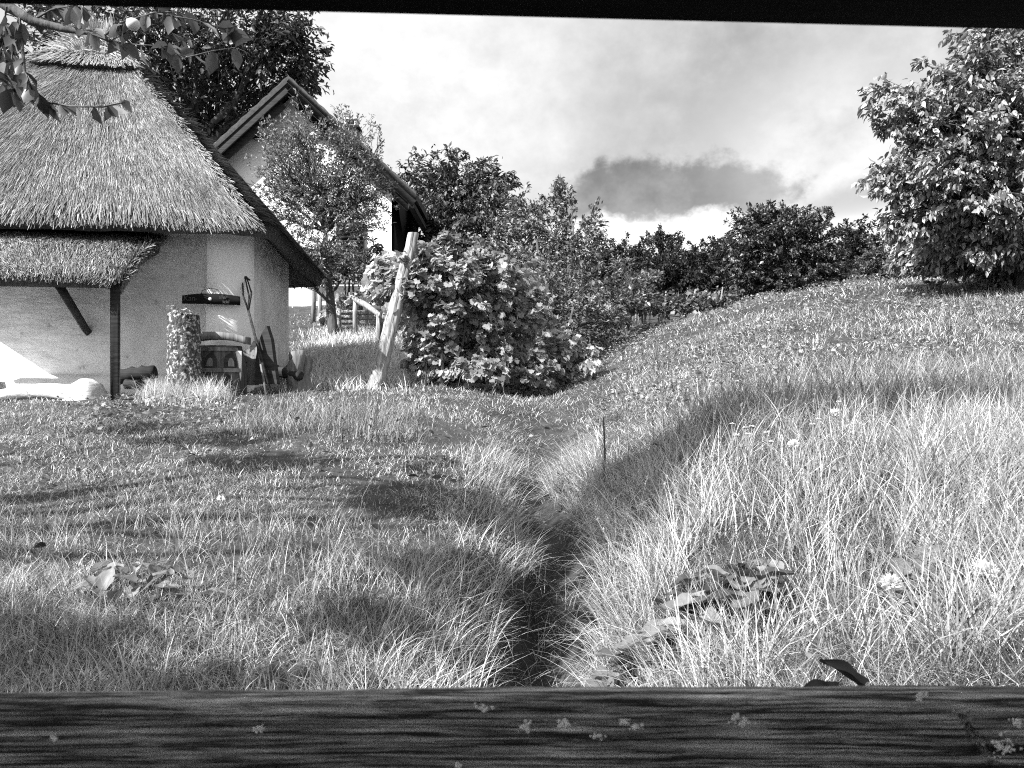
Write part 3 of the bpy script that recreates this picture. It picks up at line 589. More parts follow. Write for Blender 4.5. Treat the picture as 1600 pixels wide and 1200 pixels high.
def vine(name, label, base, k, per, size, pale, stems=3, tone=(.14, .55), group=None):
    return plant(name, label, 'grape vine', base, k, T_VINE, .03, None, lm='vine', per=per, size=size, asp=1.0, tone=tone, pale=pale, droop=.9, twig_r=.006, inner=.3, splay=.8, stems=stems, group=group)
def build_vines():
    k = [cl(690, 430, 10.8, 70, 40, 75), cl(640, 450, 10.7, 45, 50, 55), cl(770, 440, 11.3, 60, 36, 60), cl(720, 490, 11, 90, 45, 110), cl(800, 500, 11.6, 60, 45, 60), cl(680, 530, 10.8, 50, 30, 35), cl(760, 550, 11.2, 60, 32, 55), cl(830, 560, 11.6, 50, 28, 35),
         cl(690, 392, 10.8, 20, 18, 9), cl(760, 405, 11.1, 30, 14, 14), cl(610, 420, 10.9, 26, 26, 16)]
    vine('grape_vine', 'big bushy grape vine with pale top leaves beside the leaning post', (-.85, 11.1), k+[cl(740, 575, 10.8, 70, 22, 60), cl(660, 560, 10.6, 30, 26, 24), cl(830, 590, 11.3, 60, 18, 50), cl(820, 470, 12, 40, 50, 50), cl(870, 580, 12, 40, 20, 30), cl(705, 375, 10.9, 14, 14, 7), cl(655, 395, 10.7, 16, 14, 8)], 22, .082, (.26, .42), 6)
    k = [cl(890, 545, 12, 30, 26, 22), cl(920, 560, 12, 18, 26, 12), cl(860, 540, 12, 22, 18, 10)]
    vine('grape_vine', 'small pale-leaved vine in the ditch bottom right of the big vine', (.9, 12.0), k, 12, .11, (.6, .6), 2)
    k = [cl(605, 415, 14, 24, 22, 18), cl(590, 440, 14, 18, 22, 12), cl(620, 445, 14, 30, 30, 20)]
    vine('grape_vine', 'pale sunlit vine shoots left behind the leaning post', (-2.4, 14.0), k, 9, .15, (.7, .7), 2)
    k = [cl(515, 490, 18.4, 18, 18, 14), cl(540, 470, 18.6, 26, 16, 16), cl(575, 465, 18.2, 22, 16, 12)]
    vine('garden_vine', 'small light vine between bench and hut corner', (-4.1, 18.5), k, 9, .15, (.5, .6), 2)
    # vineyard rows on the far slope
    for lbl, Y, p0, p1, yy0, yy1, rz in (('lower vine row of the far vineyard below the dark trees', 27, 975, 1150, 478, 470, 17), ('short upper vine row leaning up left of the far vineyard', 33, 985, 1020, 452, 432, 9)):
        k = []
        for q in range(8):
            f = q/7; k.append(cl(p0+(p1-p0)*f, yy0+(yy1-yy0)*f, Y+f*2, 16, rz, 26))
        b = at((p0+p1)/2, 0, Y+1); t = plant('vine_row', lbl, 'vine row', (b[0], b[1]), k, T_SIMPLE, .04, None, lm='vine', per=9, size=.17, asp=.8, tone=(.07, .22), pale=(.12, .45), stems=2, group='vine rows on the far slope')
        for q in range(4):
            f = (q+.4)/4; Yq = Y-.3+f*2; x = ((p0+(p1-p0)*f)-800)/FPX*Yq; z = g1(x, Yq); s_ = MB(); s_.tube([(x, Yq, z-.1), (x+.05, Yq, z+.8), (x+.06+.1*rng.random(), Yq, z+1.35)], [.03, .03, .025], 6); s_.build('stake', M['greywood'], t)
build_vines()

# ------------------------------------------------------------------ posts, bench, rails near the vine
def build_yard():
    b, tp = at(582, 592, 10.2), at(646, 364, 10.5); b[2] = min(b[2], g1(b[0], b[1]))-.15
    n = 26; pts = curve(b, tp, n, .015, .006); rad = np.linspace(.115, .072, n)
    mb = MB(); an = np.linspace(0, 2*PI, 28, endpoint=False)
    ring = np.array([[p+np.array([math.cos(a)*r_, math.sin(a)*r_, 0])*(1+.30*float(fbm(a*3.0, k*.10, 41, 3))-.12*(1 if 4.9 < a < 5.15 else 0)) *1.0 if False else p+np.array([math.cos(a), math.sin(a), 0])*r_*(1+.45*float(fbm(math.cos(a)*2.6+7, math.sin(a)*2.6+k*.05, 41, 4))-(.22 if 4.75 < a < 5.05 and k > 3 else 0)) for a in an] for k, (p, r_) in enumerate(zip(pts, rad))])
    mb.grid(ring, close_u=True); mb.add(np.vstack([ring[-1], ring[-1].mean(0)+[0, 0, -.01]]), np.array([(28, m, (m+1) % 28) for m in range(28)]))
    o = mb.build('leaning_post', M['greywood']); tag(o, 'thick weathered wooden post leaning right at the end of the vine', 'post')
    # thin vine stakes
    for (px, py, Y, h, w_, lbl) in ((664, 592, 10.6, .55, .022, 'thin dark stake under the vine nearest the leaning post'), (690, 594, 10.7, .5, .028, 'short pale stake in the middle under the vine'), (715, 600, 10.9, .5, .03, 'light grey stake at the right under the vine')):
        p = at(px, py, Y); z = g1(p[0], p[1]); s_ = MB(); s_.tube([(p[0], p[1], z-.1), (p[0]+.01, p[1], z+h*.5), (p[0]-.01, p[1], z+h)], [w_, w_, w_*.9], 6, wob=.2)
        tag(s_.build('vine_stake', M['greywood'] if 'dark' not in lbl else M['oldwood']), lbl, 'stake', 'stakes under the vine')
    # bench of three planks
    c = at(562, 497, 17.4); t = thing('bench', 'plain wooden bench with slatted back behind the handrail', 'bench', (c[0], c[1], g1(c[0], c[1]))); z = c[2]
    bk = MB()
    for q in range(3): bk.box((c[0], c[1]+.02, z-.10+q*.115), (1.0, .04, .10), rotm('x', -.12), bev=.006)
    bk.build('backrest', M['greywood'], t)
    se = MB()
    for q in range(2): se.box((c[0], c[1]-.16-q*.15, z-.24), (1.0, .13, .04), bev=.006)
    se.build('seat', M['greywood'], t)
    for dx in (-.42, .42):
        l_ = MB(); l_.box((c[0]+dx, c[1]-.18, z-.46), (.07, .3, .42), bev=.008); l_.build('leg', M['oldwood'], t)
    # handrail
    p0 = at(555, 512, 16.2); p1 = at(591, 535, 15.2); t = thing('handrail', 'rough wooden handrail sloping down beside the bench', 'handrail', (p0[0], p0[1], g1(p0[0], p0[1])))
    a_ = at(555, 468, 16.2); b_ = at(592, 492, 15.2)
    for q0, q1 in ((p0, a_), (p1, b_)):
        m = MB(); m.tube([(q0[0], q0[1], g1(q0[0], q0[1])-.1), (q0+q1)/2, q1+np.array([0, 0, .01])], [.055, .05, .05], 7, wob=.12); m.build('post', M['greywood'], t)
    m = MB(); d = unit((b_-a_)[None])[0]; m.tube([a_-d*.1, (a_+b_)/2+[0, 0, .03], b_+d*.25], [.055, .06, .05], 7, wob=.12); m.build('rail', M['greywood'], t)
    for px, Y, lbl, h in ((529, 17.0, 'thin pale garden post left of the bench', .62), (499, 19, 'short grey garden post near the hut corner', .7), (489, 18.6, 'dark slender trunk-like post beside the hut eave', 1.0)):
        x = (px-800)/FPX*Y; z = g1(x, Y); m = MB(); m.tube([(x, Y, z-.1), (x+.02, Y, z+h*.5), (x, Y, z+h)], [.06, .055, .05], 7, wob=.15); tag(m.build('garden_post', M['greywood'] if 'dark' not in lbl else M['oldwood']), lbl, 'post', 'posts by the garden bench')
build_yard()

# ------------------------------------------------------------------ things leaning on and standing by the hut
def textmesh(body, size, mat_, parent, loc, rotz, name):
    cu = bpy.data.curves.new('lettering', 'FONT'); cu.body = body; cu.size = size; cu.extrude = .002; cu.align_x = 'CENTER'; cu.align_y = 'CENTER'; cu.shear = .15
    o = bpy.data.objects.new('tmp', cu); COL.objects.link(o); dg = bpy.context.evaluated_depsgraph_get()
    me = bpy.data.meshes.new_from_object(o.evaluated_get(dg)); bpy.data.objects.remove(o)
    me.materials.append(mat_) if not me.materials else me.materials.__setitem__(0, mat_)
    q = bpy.data.objects.new(name, me); COL.objects.link(q); q.rotation_euler = (R(90), 0, rotz); q.location = loc
    bpy.context.view_layer.update()
    q.parent = parent; q.matrix_parent_inverse = parent.matrix_world.inverted()
    return q
def build_props():
    # lichen-covered stump
    c = at(289, 598, 8.55); z0 = g1(c[0], c[1])-.12; H = (600-482)/FPX*8.55-z0
    mb = MB(); nz, na = 46, 56; an = np.linspace(0, 2*PI, na, endpoint=False); zz = np.linspace(0, 1, nz)
    A, Z = np.meshgrid(an, zz); r_ = .172*(1.04-.06*Z)*(1+.16*fbm(np.cos(A)*3+5, np.sin(A)*3+Z*5, 51, 4)+.14*fbm(A*9, Z*30, 52, 2))
    top = H*Z*(1-.07*np.clip(np.cos(A)*1.4, -.3, 1)*(Z > .95))
    P = np.stack([c[0]+np.cos(A)*r_-.02*Z, c[1]+np.sin(A)*r_, z0+top], -1); mb.grid(P, close_u=True)
    mb.add(np.vstack([P[-1], P[-1].mean(0)+[0, 0, -.03]]), np.array([(na, m, (m+1) % na) for m in range(na)]))
    tag(mb.build('tree_stump', M['lichenbark'], smooth=True), 'tall rough stump spotted with white lichen in front of the hut corner', 'stump')
    # carved barrel under a curved stave
    c = at(345, 590, 9.05); zb = g1(c[0], c[1])-.06; t = thing('barrel', 'carved wooden barrel with little arches beneath a curved board', 'barrel', (c[0], c[1], zb))
    HB = .62
    def br(z): return .285-.05*(z/HB)**1.5+.02*math.sin(PI*z/HB)
    mb = MB(); na = 72; zz = np.linspace(0, HB, 14)
    P = np.array([[(c[0]+math.cos(a)*br(z)*(1-.02*(int(k) % 6 == 0)), c[1]+math.sin(a)*br(z)*(1-.02*(int(k) % 6 == 0)), zb+z) for k, a in enumerate(np.arange(na)*2*PI/na)] for z in zz])
    mb.grid(P, close_u=True); mb.add(np.vstack([P[-1], P[-1].mean(0)]), np.array([(na, m, (m+1) % na) for m in range(na)])); mb.build('body', M['barrel'], t)
    def patch(th, w, z0_, z1_, mat_, name, arch=True, dr=.012):
        m = MB(); nx, nz = 9, 7; xs = np.linspace(-1, 1, nx); rows = []
        for q in range(nz):
            f = q/(nz-1); rows.append([])
            for x in xs:
                hz = z0_+(z1_-z0_)*f*(1-(.45*x*x if arch else 0)); a = th+x*w; rr = br(hz)+dr
                rows[-1].append((c[0]+math.cos(a)*rr, c[1]+math.sin(a)*rr, zb+hz))
        G = np.array(rows); m.grid(G); ctr = np.array([c[0], c[1], 0]); 
        G2 = G.copy(); G2[..., :2] = ctr[:2]+(G[..., :2]-ctr[:2])*.93
        m.grid(np.stack([G[-1], G2[-1]])); m.grid(np.stack([G[0], G2[0]])); m.grid(np.stack([G[:, 0], G2[:, 0]])); m.grid(np.stack([G[:, -1], G2[:, -1]])); m.build(name, mat_, t)
    for th in (-2.45, -1.62, -.82):
        patch(th, .26, .37, .53, M['darkwood'], 'arch'); patch(th, .12, .375, .475, M['oldwood'], 'carved_door', True, .022)
    patch(-1.6, 1.2, .31, .355, M['oldwood'], 'band', False, .016); patch(-1.6, 1.2, .555, .595, M['oldwood'], 'band', False, .012)
    for th in (-2.35, -.98): patch(th, .22, .06, .29, M['darkwood'], 'arch')
    patch(-1.62, .17, .21, .30, M['darkwood'], 'arch'); patch(-1.62, .22, .03, .19, M['greywood'], 'carved_door', False, .02)
    m = MB(); m.tube([(c[0]-.012, c[1]-.29, zb+.17), (c[0]-.012, c[1]-.34, zb+.165)], [.02, .016], 8); m.build('bung', M['black'], t)
    st = MB(); xs = np.linspace(-.31, .33, 14); top = .055-.45*(xs-(-.03))**2
    sec = [(-.10, 0), (-.10, .085), (.10, .085), (.10, 0)]
    G = np.array([[(c[0]+x, c[1]+dy-.06+.12*x, zb+HB+.02+h+tz) for dy, h in sec] for x, tz in zip(xs, top)]); st.grid(G, close_u=True)
    st.add(G[0], np.array([[0, 1, 2, 3]])); st.add(G[-1], np.array([[3, 2, 1, 0]])); st.build('curved_board', M['oldwood'], t)
    # white peg standing right of the barrel
    p = at(374, 596, 8.95); zp = g1(p[0], p[1]); m = MB(); m.tube([(p[0], p[1], zp-.02), (p[0]-.0, p[1], zp+.2), (p[0]-.02, p[1]+.02, zp+.5)], [.008, .022, .045], 7, wob=.1)
    tag(m.build('peg', M['paint']), 'white pointed wooden peg against the right side of the barrel', 'peg')
    # sign: dark barrel stave with lettering
    c = hut(-.36, -.27, (600-467)/FPX*9.15); L_ = .66; t = thing('name_board', 'dark curved board with faint lettering and white dot on the corner pilaster', 'sign', tuple(c))
    m = MB(); xs = np.linspace(-L_/2, L_/2, 18); G = []
    for x in xs:
        zt = .066-.11*(x/(L_/2))**2*.22; zb_ = -.058-.004*(x/(L_/2)); o = c+HU*x+HV*(.05*(x/(L_/2))**2)
        G.append([o-HV*.018+HZ*zt, o+HV*.018+HZ*zt, o+HV*.018+HZ*zb_, o-HV*.018+HZ*zb_])
    G = np.array(G); m.grid(G, close_u=True); m.add(G[0], np.array([[0, 1, 2, 3]])); m.add(G[-1], np.array([[3, 2, 1, 0]])); m.build('board', M['black'], t)
    lm_ = surf_mat('carved_letters', .05, .09, (20, 20, 20), 3, .8, 0)
    for s_, dx, dz, sz in (('Kandler', -.17, .005, .088), ('Keller', .12, .024, .06), ('stöckl', .15, -.03, .055)):
        textmesh(s_, sz, lm_, t, tuple(c+HU*dx+HZ*dz-HV*.0175+HV*.05*(dx/.33)**2), HA, 'lettering')
    m = MB(); m.tube([c-HV*.017, c-HV*.024], [.021, .020], 14); m.build('dot', M['paint'], t)
    m = MB(); pts = [c+HU*(.11*math.cos(a))+HZ*(.055+.075*abs(math.sin(a))**.6)+HV*.03 for a in np.linspace(0, PI, 14)]; m.tube(pts, .004, 5); m.build('wire_hanger', M['metal'], t)
    # hay fork leaning on the hut corner
    a_ = at(424, 592, 9.05); a_[2] = g1(a_[0], a_[1]); b_ = at(388, 485, 9.28)
    t = thing('hay_fork', 'wooden hay fork with curved prongs leaning against the hut corner', 'fork', tuple(a_)); m = MB()
    m.tube([a_, a_+(b_-a_)*.5+[.0, -.01, 0], b_], [.016, .017, .016], 7); m.build('handle', M['darkwood'], t)
    for (px1, py1, px2, py2) in ((380, 462, 379, 434), (389, 462, 383, 434), (393, 458, 385, 432)):
        m = MB(); m.tube([b_, at(px1, py1, 9.30), at(px2, py2, 9.40)], [.013, .011, .008], 6); m.build('prong', M['darkwood'], t)
    m = MB(); m.tube([at(376, 434, 9.38), at(384, 434, 9.4), at(391, 438, 9.40)], [.02, .022, .01], 6); m.build('cross_bar', M['darkwood'], t)
    a2 = at(416, 594, 9.0); a2[2] = g1(a2[0], a2[1]); b2 = at(399, 520, 9.3); m = MB(); m.tube([a2, (a2+b2)/2, b2], [.014, .015, .013], 7)
    tag(m.build('broken_handle', M['oldwood']), 'thin wooden tool handle leaning beside the hay fork', 'tool handle')
    # dark boards leaning
    def slab(name, label, cat, pts, Y, th, mat_, lean):
        P = []; n = len(pts)
        for (px, py) in pts:
            p = at(px, py, Y); P.append(p)
        P = np.array(P); zmin = P[:, 2].min(); P[:, 1] += (P[:, 2]-zmin)*lean
        m = MB(); bk = P+np.array([0.02, th, 0]); F_ = np.arange(n)[None]; m.add(P, F_[:, ::-1]); m.add(bk, F_)
        m.grid(np.stack([np.vstack([P, P[:1]]), np.vstack([bk, bk[:1]])])); o = m.build(name, mat_)
        md = o.modifiers.new('edge', 'BEVEL'); md.width = .012; md.segments = 2; return tag(o, label, cat)
    slab('leaning_board', 'tall dark pointed board leaning behind the hay fork', 'board', [(398, 600), (433, 600), (424, 560), (418, 530), (411, 512), (409, 506), (403, 519), (399, 530), (396, 560)], 9.15, .06, M['darkwood'], .25)
    slab('leaning_board', 'short broad dark board between barrel and pointed board', 'board', [(374, 602), (400, 602), (399, 560), (397, 540), (393, 545), (386, 544), (376, 548), (375, 570)], 9.28, .05, M['oldwood'], .2)
    slab('leaning_board', 'dark round-topped board behind the others at the hut wall', 'board', [(386, 598), (408, 598), (408, 540), (402, 530), (394, 532), (388, 542)], 9.36, .05, M['darkwood'], .1)
    def log(name, label, p0, p1, r0, r1, mat_, wob=.25, n=9, seed=0):
        pts = curve(p0, p1, n, .03, .02); m = MB(); m.tube(pts, np.linspace(r0, r1, n)*(1+.12*(rng.random(n)-.5)), 12, wob=wob); return tag(m.build(name, mat_, smooth=False), label, 'log')
    p0, p1 = at(432, 582, 9.6), at(470, 588, 9.5); log('log', 'dark flat log lying at the foot of the side wall', p0+[0, 0, .02], p1+[0, 0, .0], .075, .06, M['darkwood'])
    p0, p1 = at(187, 586, 8.7), at(243, 580, 8.75); log('log', 'dark cut log lying on the grass behind the porch post', p0+[0, 0, -.02], p1+[0, 0, 0], .085, .075, M['darkwood'])
    p0, p1 = at(196, 600, 8.6), at(236, 604, 8.55); log('log', 'short dark log half buried in front of the larger log', p0, p1, .05, .05, M['darkwood'])
    for px, Y, h, w_, lbl in ((462, 9.6, .5, .10, 'split stump standing at the far end of the side wall'), (477, 9.7, .42, .07, 'narrow stump just right of the split stump')):
        p = at(px, 590, Y); z = g1(p[0], Y)-.1; m = MB(); n = 10; m.tube([(p[0]+.02*math.sin(k), Y, z+(h+.1)*k/(n-1)) for k in range(n)], np.linspace(w_*1.15, w_, n), 16, wob=.28)
        tag(m.build('wood_stump', M['oldwood']), lbl, 'stump', 'stumps by the side wall')
build_props()

# ------------------------------------------------------------------ grass and herbs
def hut_local(x, y):
    dx, dy = x-HC[0], y-HC[1]; return dx*HU[0]+dy*HU[1], dx*HV[0]+dy*HV[1]
def blades(mb, x, y, h, w, tone, lean, az, curl, seg=2, laz=None):
    n = len(x); z = gz(x, y); P = np.stack([x, y, z-.01], -1); d = np.stack([np.cos(az), np.sin(az), 0*az], -1); sa = az+rng.normal(size=n)*.9; sd = np.stack([-np.sin(sa), np.cos(sa), 0*az], -1)
    up = np.array([0, 0, 1.]); rows = []; ts = np.linspace(0, 1, seg+1)
    for t in ts:
        ang = lean+curl*t; hor = h*t*np.sin(np.minimum(ang, 2.0)); ver = h*t*np.cos(np.minimum(ang, 2.0))
        rows.append((P+d*hor[:, None]+up*ver[:, None], w*(1-t**1.6)))
    V = []
    for k, (c, ww) in enumerate(rows):
        if k == seg: V.append(c)
        else: V += [c-sd*(ww/2)[:, None], c+sd*(ww/2)[:, None]]
    V = np.stack(V, 1); kk = V.shape[1]; o = (np.arange(n)*kk)[:, None]; F_ = [np.concatenate([o+[2*k, 2*k+1, 2*k+3, 2*k+2] for k in range(seg-1)])] if seg > 1 else []
    F_.append(o+[2*seg-2, 2*seg-1, 2*seg]); mb.add(V.reshape(-1, 3), F_, np.repeat(tone, kk))
def sample(n, Y0, Y1, marg=1.0, p=1.0):
    Y = np.sqrt(Y0**2+(Y1**2-Y0**2)*rng.random(n)); s_ = -.667-.12*marg+(1.334+.24*marg)*rng.random(n); x = s_*Y
    u, v = hut_local(x, Y); ok = ~((u > -5) & (u < .05) & (v > -.12) & (v < 4.1)) & ~((u > -4.2) & (u < -1.5) & (v > -.55) & (v < 0))
    return x[ok], Y[ok]
def build_grass():
    mb = MB()
    bare = [(gp(px, py), r_) for px, py, r_ in ((1110, 940, .16), (1170, 925, .16), (1060, 985, .14), (1010, 1030, .13), (1200, 905, .12), (1480, 940, .16), (1440, 945, .14), (210, 905, .22))]
    def band(n, Y0, Y1, w0, hmul, seg):
        x, Y = sample(n, Y0, Y1); near = np.zeros(len(x), bool)
        for c, r_ in bare: near |= np.hypot(x-c[0], Y-c[1]) < r_
        ok = ~near | (rng.random(len(x)) < .3); x, Y = x[ok], Y[ok]; px = 800+FPX*x/Y; n = len(x)
        dd = ditch_dx(x, Y)
        tuft = fbm(x*1.7, Y*1.7, 61, 4); tuft2 = fbm(x*.5+4, Y*.5, 63, 3)
        keep = rng.random(n) < np.clip(.85+tuft*1.4, .25, 1)*np.clip((np.abs(dd)-np.interp(Y, [4, 6.5], [.17, .02]))/.22+np.clip((Y-6)/3, 0, 1), .05, 1); x, Y, px, dd, tuft, tuft2 = [q[keep] for q in (x, Y, px, dd, tuft, tuft2)]; n = len(x)
        right = np.clip((dd-.15)/1.0, 0, 1)
        h = np.where(dd > 0, .08+.13*right*np.clip((7-Y)/2, .12, 1), .066+.025*np.exp(-(dd/.7)**2)+.04*(Y < 3.6))
        h = h*(.55+.9*rng.random(n)**1.2)*np.clip(1+1.5*tuft, .5, 1.8)*hmul
        w = w0*(.6+.8*rng.random(n)); az = rng.random(n)*2*PI
        toward = np.where(dd > 0, PI, 0.0)+rng.normal(size=n)*.9; az = np.where((rng.random(n) < .35*np.exp(-(dd/.5)**2)+.04), toward, az)
        lean = np.where(rng.random(n) < .35, .9+.5*rng.random(n), .1+.75*rng.random(n)**1.2)+.3*np.exp(-(dd/.5)**2); flat = np.clip(fbm(x*1.3+9, Y*1.3, 66, 3)*4, 0, 1); lean = lean+.7*flat*rng.random(n); az = az+flat*(fbm(x*.8, Y*.8, 67, 2)*7-az*.55); curl = .1+1.5*rng.random(n)**1.3
        fine = fbm(x*6, Y*6, 64, 2); tn = .12+.13*(dd < -.5)+.36*rng.random(n)+.40*tuft2+.35*fine; tn = np.where(rng.random(n) < .20+.25*tuft2, .60+.25*rng.random(n), tn); tn = np.where(rng.random(n) < .25-.3*fine, .05+.08*rng.random(n), tn); tn = np.clip(tn, .06, .88)  # paler colour left of the ditch makes up for the tree's shade
        blades(mb, x, Y, h, w, tn, lean, az, curl, seg)
    band(105000, 2.2, 3.6, .0028, 1.05, 3); band(120000, 3.6, 5.2, .0035, 1.0, 3); band(150000, 5.2, 8.2, .0050, 1.0, 2); band(160000, 8.2, 13, .0085, 1.05, 2); band(80000, 13, 20, .018, 1.15, 2); band(26000, 20, 34, .035, 1.2, 1)
    # long tufts on the right bank and arching over the ditch
    def long(n, fx, hlo, hhi, w0, lo, hi, ln=.25):
        x, Y, az = fx(n); near = np.zeros(len(x), bool)
        for c, r_ in bare: near |= np.hypot(x-c[0], Y-c[1]+.08) < r_*1.25
        ok = ~near | (rng.random(len(x)) < .25); x, Y, az = x[ok], Y[ok], az[ok]; n = len(x); blades(mb, x, Y, hlo+(hhi-hlo)*rng.random(n), w0*(.6+.8*rng.random(n)), lo+(hi-lo)*rng.random(n), .05+ln*rng.random(n), az, .15+1.1*rng.random(n)**1.6, 4)
    def clumpf(cx0, cx1, Y0, Y1, m, spread):
        def f(n):
            Yc = Y0+(Y1-Y0)*rng.random(m); pc = cx0+(cx1-cx0)*rng.random(m); i = rng.integers(m, size=n); Y = Yc[i]+rng.normal(size=n)*spread; x = (pc[i]-800)/FPX*Yc[i]+rng.normal(size=n)*spread
            ok = Y > 2.2; return x[ok], Y[ok], (rng.random(n)*2*PI)[ok]
        return f
    long(8000, clumpf(1000, 1750, 2.5, 5.5, 190, .07), .18, .42, .0052, .12, .75)
    long(5000, clumpf(1080, 1750, 5.2, 6.6, 110, .10), .22, .42, .008, .12, .5)
    long(2600, clumpf(1430, 1700, 2.4, 4.2, 40, .07), .28, .55, .0075, .2, .6)
    long(2500, clumpf(240, 330, 8.2, 8.6, 20, .10), .16, .36, .008, .35, .8)
    long(6500, clumpf(475, 640, 10, 17, 200, .16), .12, .30, .013, .4, .9)  # pale blade colour here brightens the grass in the hut's shadow
    long(1500, clumpf(380, 640, 6.6, 7.8, 60, .12), .15, .34, .007, .12, .4)
    long(4500, clumpf(-150, 750, 2.4, 4.4, 170, .08), .13, .24, .0045, .15, .6)
    def edge(n):
        Y = 2.4+4.5*rng.random(n); sgn = np.where(rng.random(n) < .68, 1, -1); x = sgn*(np.interp(Y, [4, 6.5], [.27, .16])+.4*rng.random(n)**1.5); x = x-ditch_dx(0*Y, Y); return x, Y, np.where(sgn > 0, PI, 0)+rng.normal(size=n)*1.15
    long(7500, edge, .14, .40, .0045, .10, .8, .9)
    long(500, clumpf(820, 920, 2.6, 5, 40, .05), .12, .3, .0045, .15, .7, .9)
    o = mb.build('meadow_grass', M['grass']); tag(o, 'mown and long meadow grass covering the slope and the ditch banks', 'grass', kind='stuff')
    # small broad leaves of clover and plantain in the turf
    hb = MB()
    for n, Y0, Y1, sz, tl in ((1500, 2.4, 4.5, .022, .55), (5000, 4.5, 8, .028, .55), (42000, 7, 18, .040, .85)):
        x, Y = sample(n, Y0, Y1); px = 800+FPX*x/Y; q = fbm(x*.9, Y*.9, 71, 3); ok = (q > .02) & ((px > 930) | (Y < 8)); x, Y = x[ok], Y[ok]; n = len(x)
        dq = ditch_dx(x, Y); ok = (np.abs(dq) > .3) | (Y > 7); x, Y = x[ok], Y[ok]; n = len(x); az = rng.random(n)*2*PI; D = np.stack([np.cos(az), np.sin(az), .3*rng.normal(size=n)+.2], -1); Nn = unit(rng.normal(size=(n, 3))*.5+[0, 0, 1]); L_ = sz*(.6+.9*rng.random(n))
        put(hb, T_LEAF, np.stack([x, Y, gz(x, Y)+.04+.10*rng.random(n)], -1), D, Nn, L_, L_*.75, tones(n, .10, .5*tl, .12*(Y0 > 6), .55))
    for k in range(330):
        far_ = k % 3 == 0; Y = (2.7+3.2*rng.random()) if not far_ else (6+5*rng.random()); px = (960+640*rng.random()) if rng.random() < .7 else (40+760*rng.random()); x = (px-800)/FPX*Y
        if abs(float(ditch_dx(x, Y))) < .3 or (px < 560 and Y > 7.4): continue
        z = g1(x, Y); hh = (.22+.24*rng.random())*(1 if px > 900 else .7); b_ = rng.normal(size=2)*.06; w_ = .0011*max(1, Y/4); tn = .08+.5*rng.random()
        P = np.array([(x, Y, z), (x+b_[0]*.3, Y+b_[1]*.3, z+hh*.6), (x+b_[0], Y+b_[1], z+hh)]); hb.tube(P, [w_*1.3, w_, w_*.7], 4, tn*.8)
        n = 14; f = .72+.30*rng.random(n); Q = P[1]+(P[2]-P[1])*((f-.5)*2)[:, None]; az = rng.random(n)*2*PI; D = np.stack([np.cos(az)*.6, np.sin(az)*.6, .8+0*az], -1)
        put(hb, T_SIMPLE, Q, D, unit(rng.normal(size=(n, 3))), np.full(n, .016*max(1, Y/5)), np.full(n, .006*max(1, Y/5)), np.full(n, tn))
    tag(hb.build('meadow_herbs', M['vine']), 'low broad-leaved herbs and clover between the grass', 'herbs', kind='stuff')
build_grass()

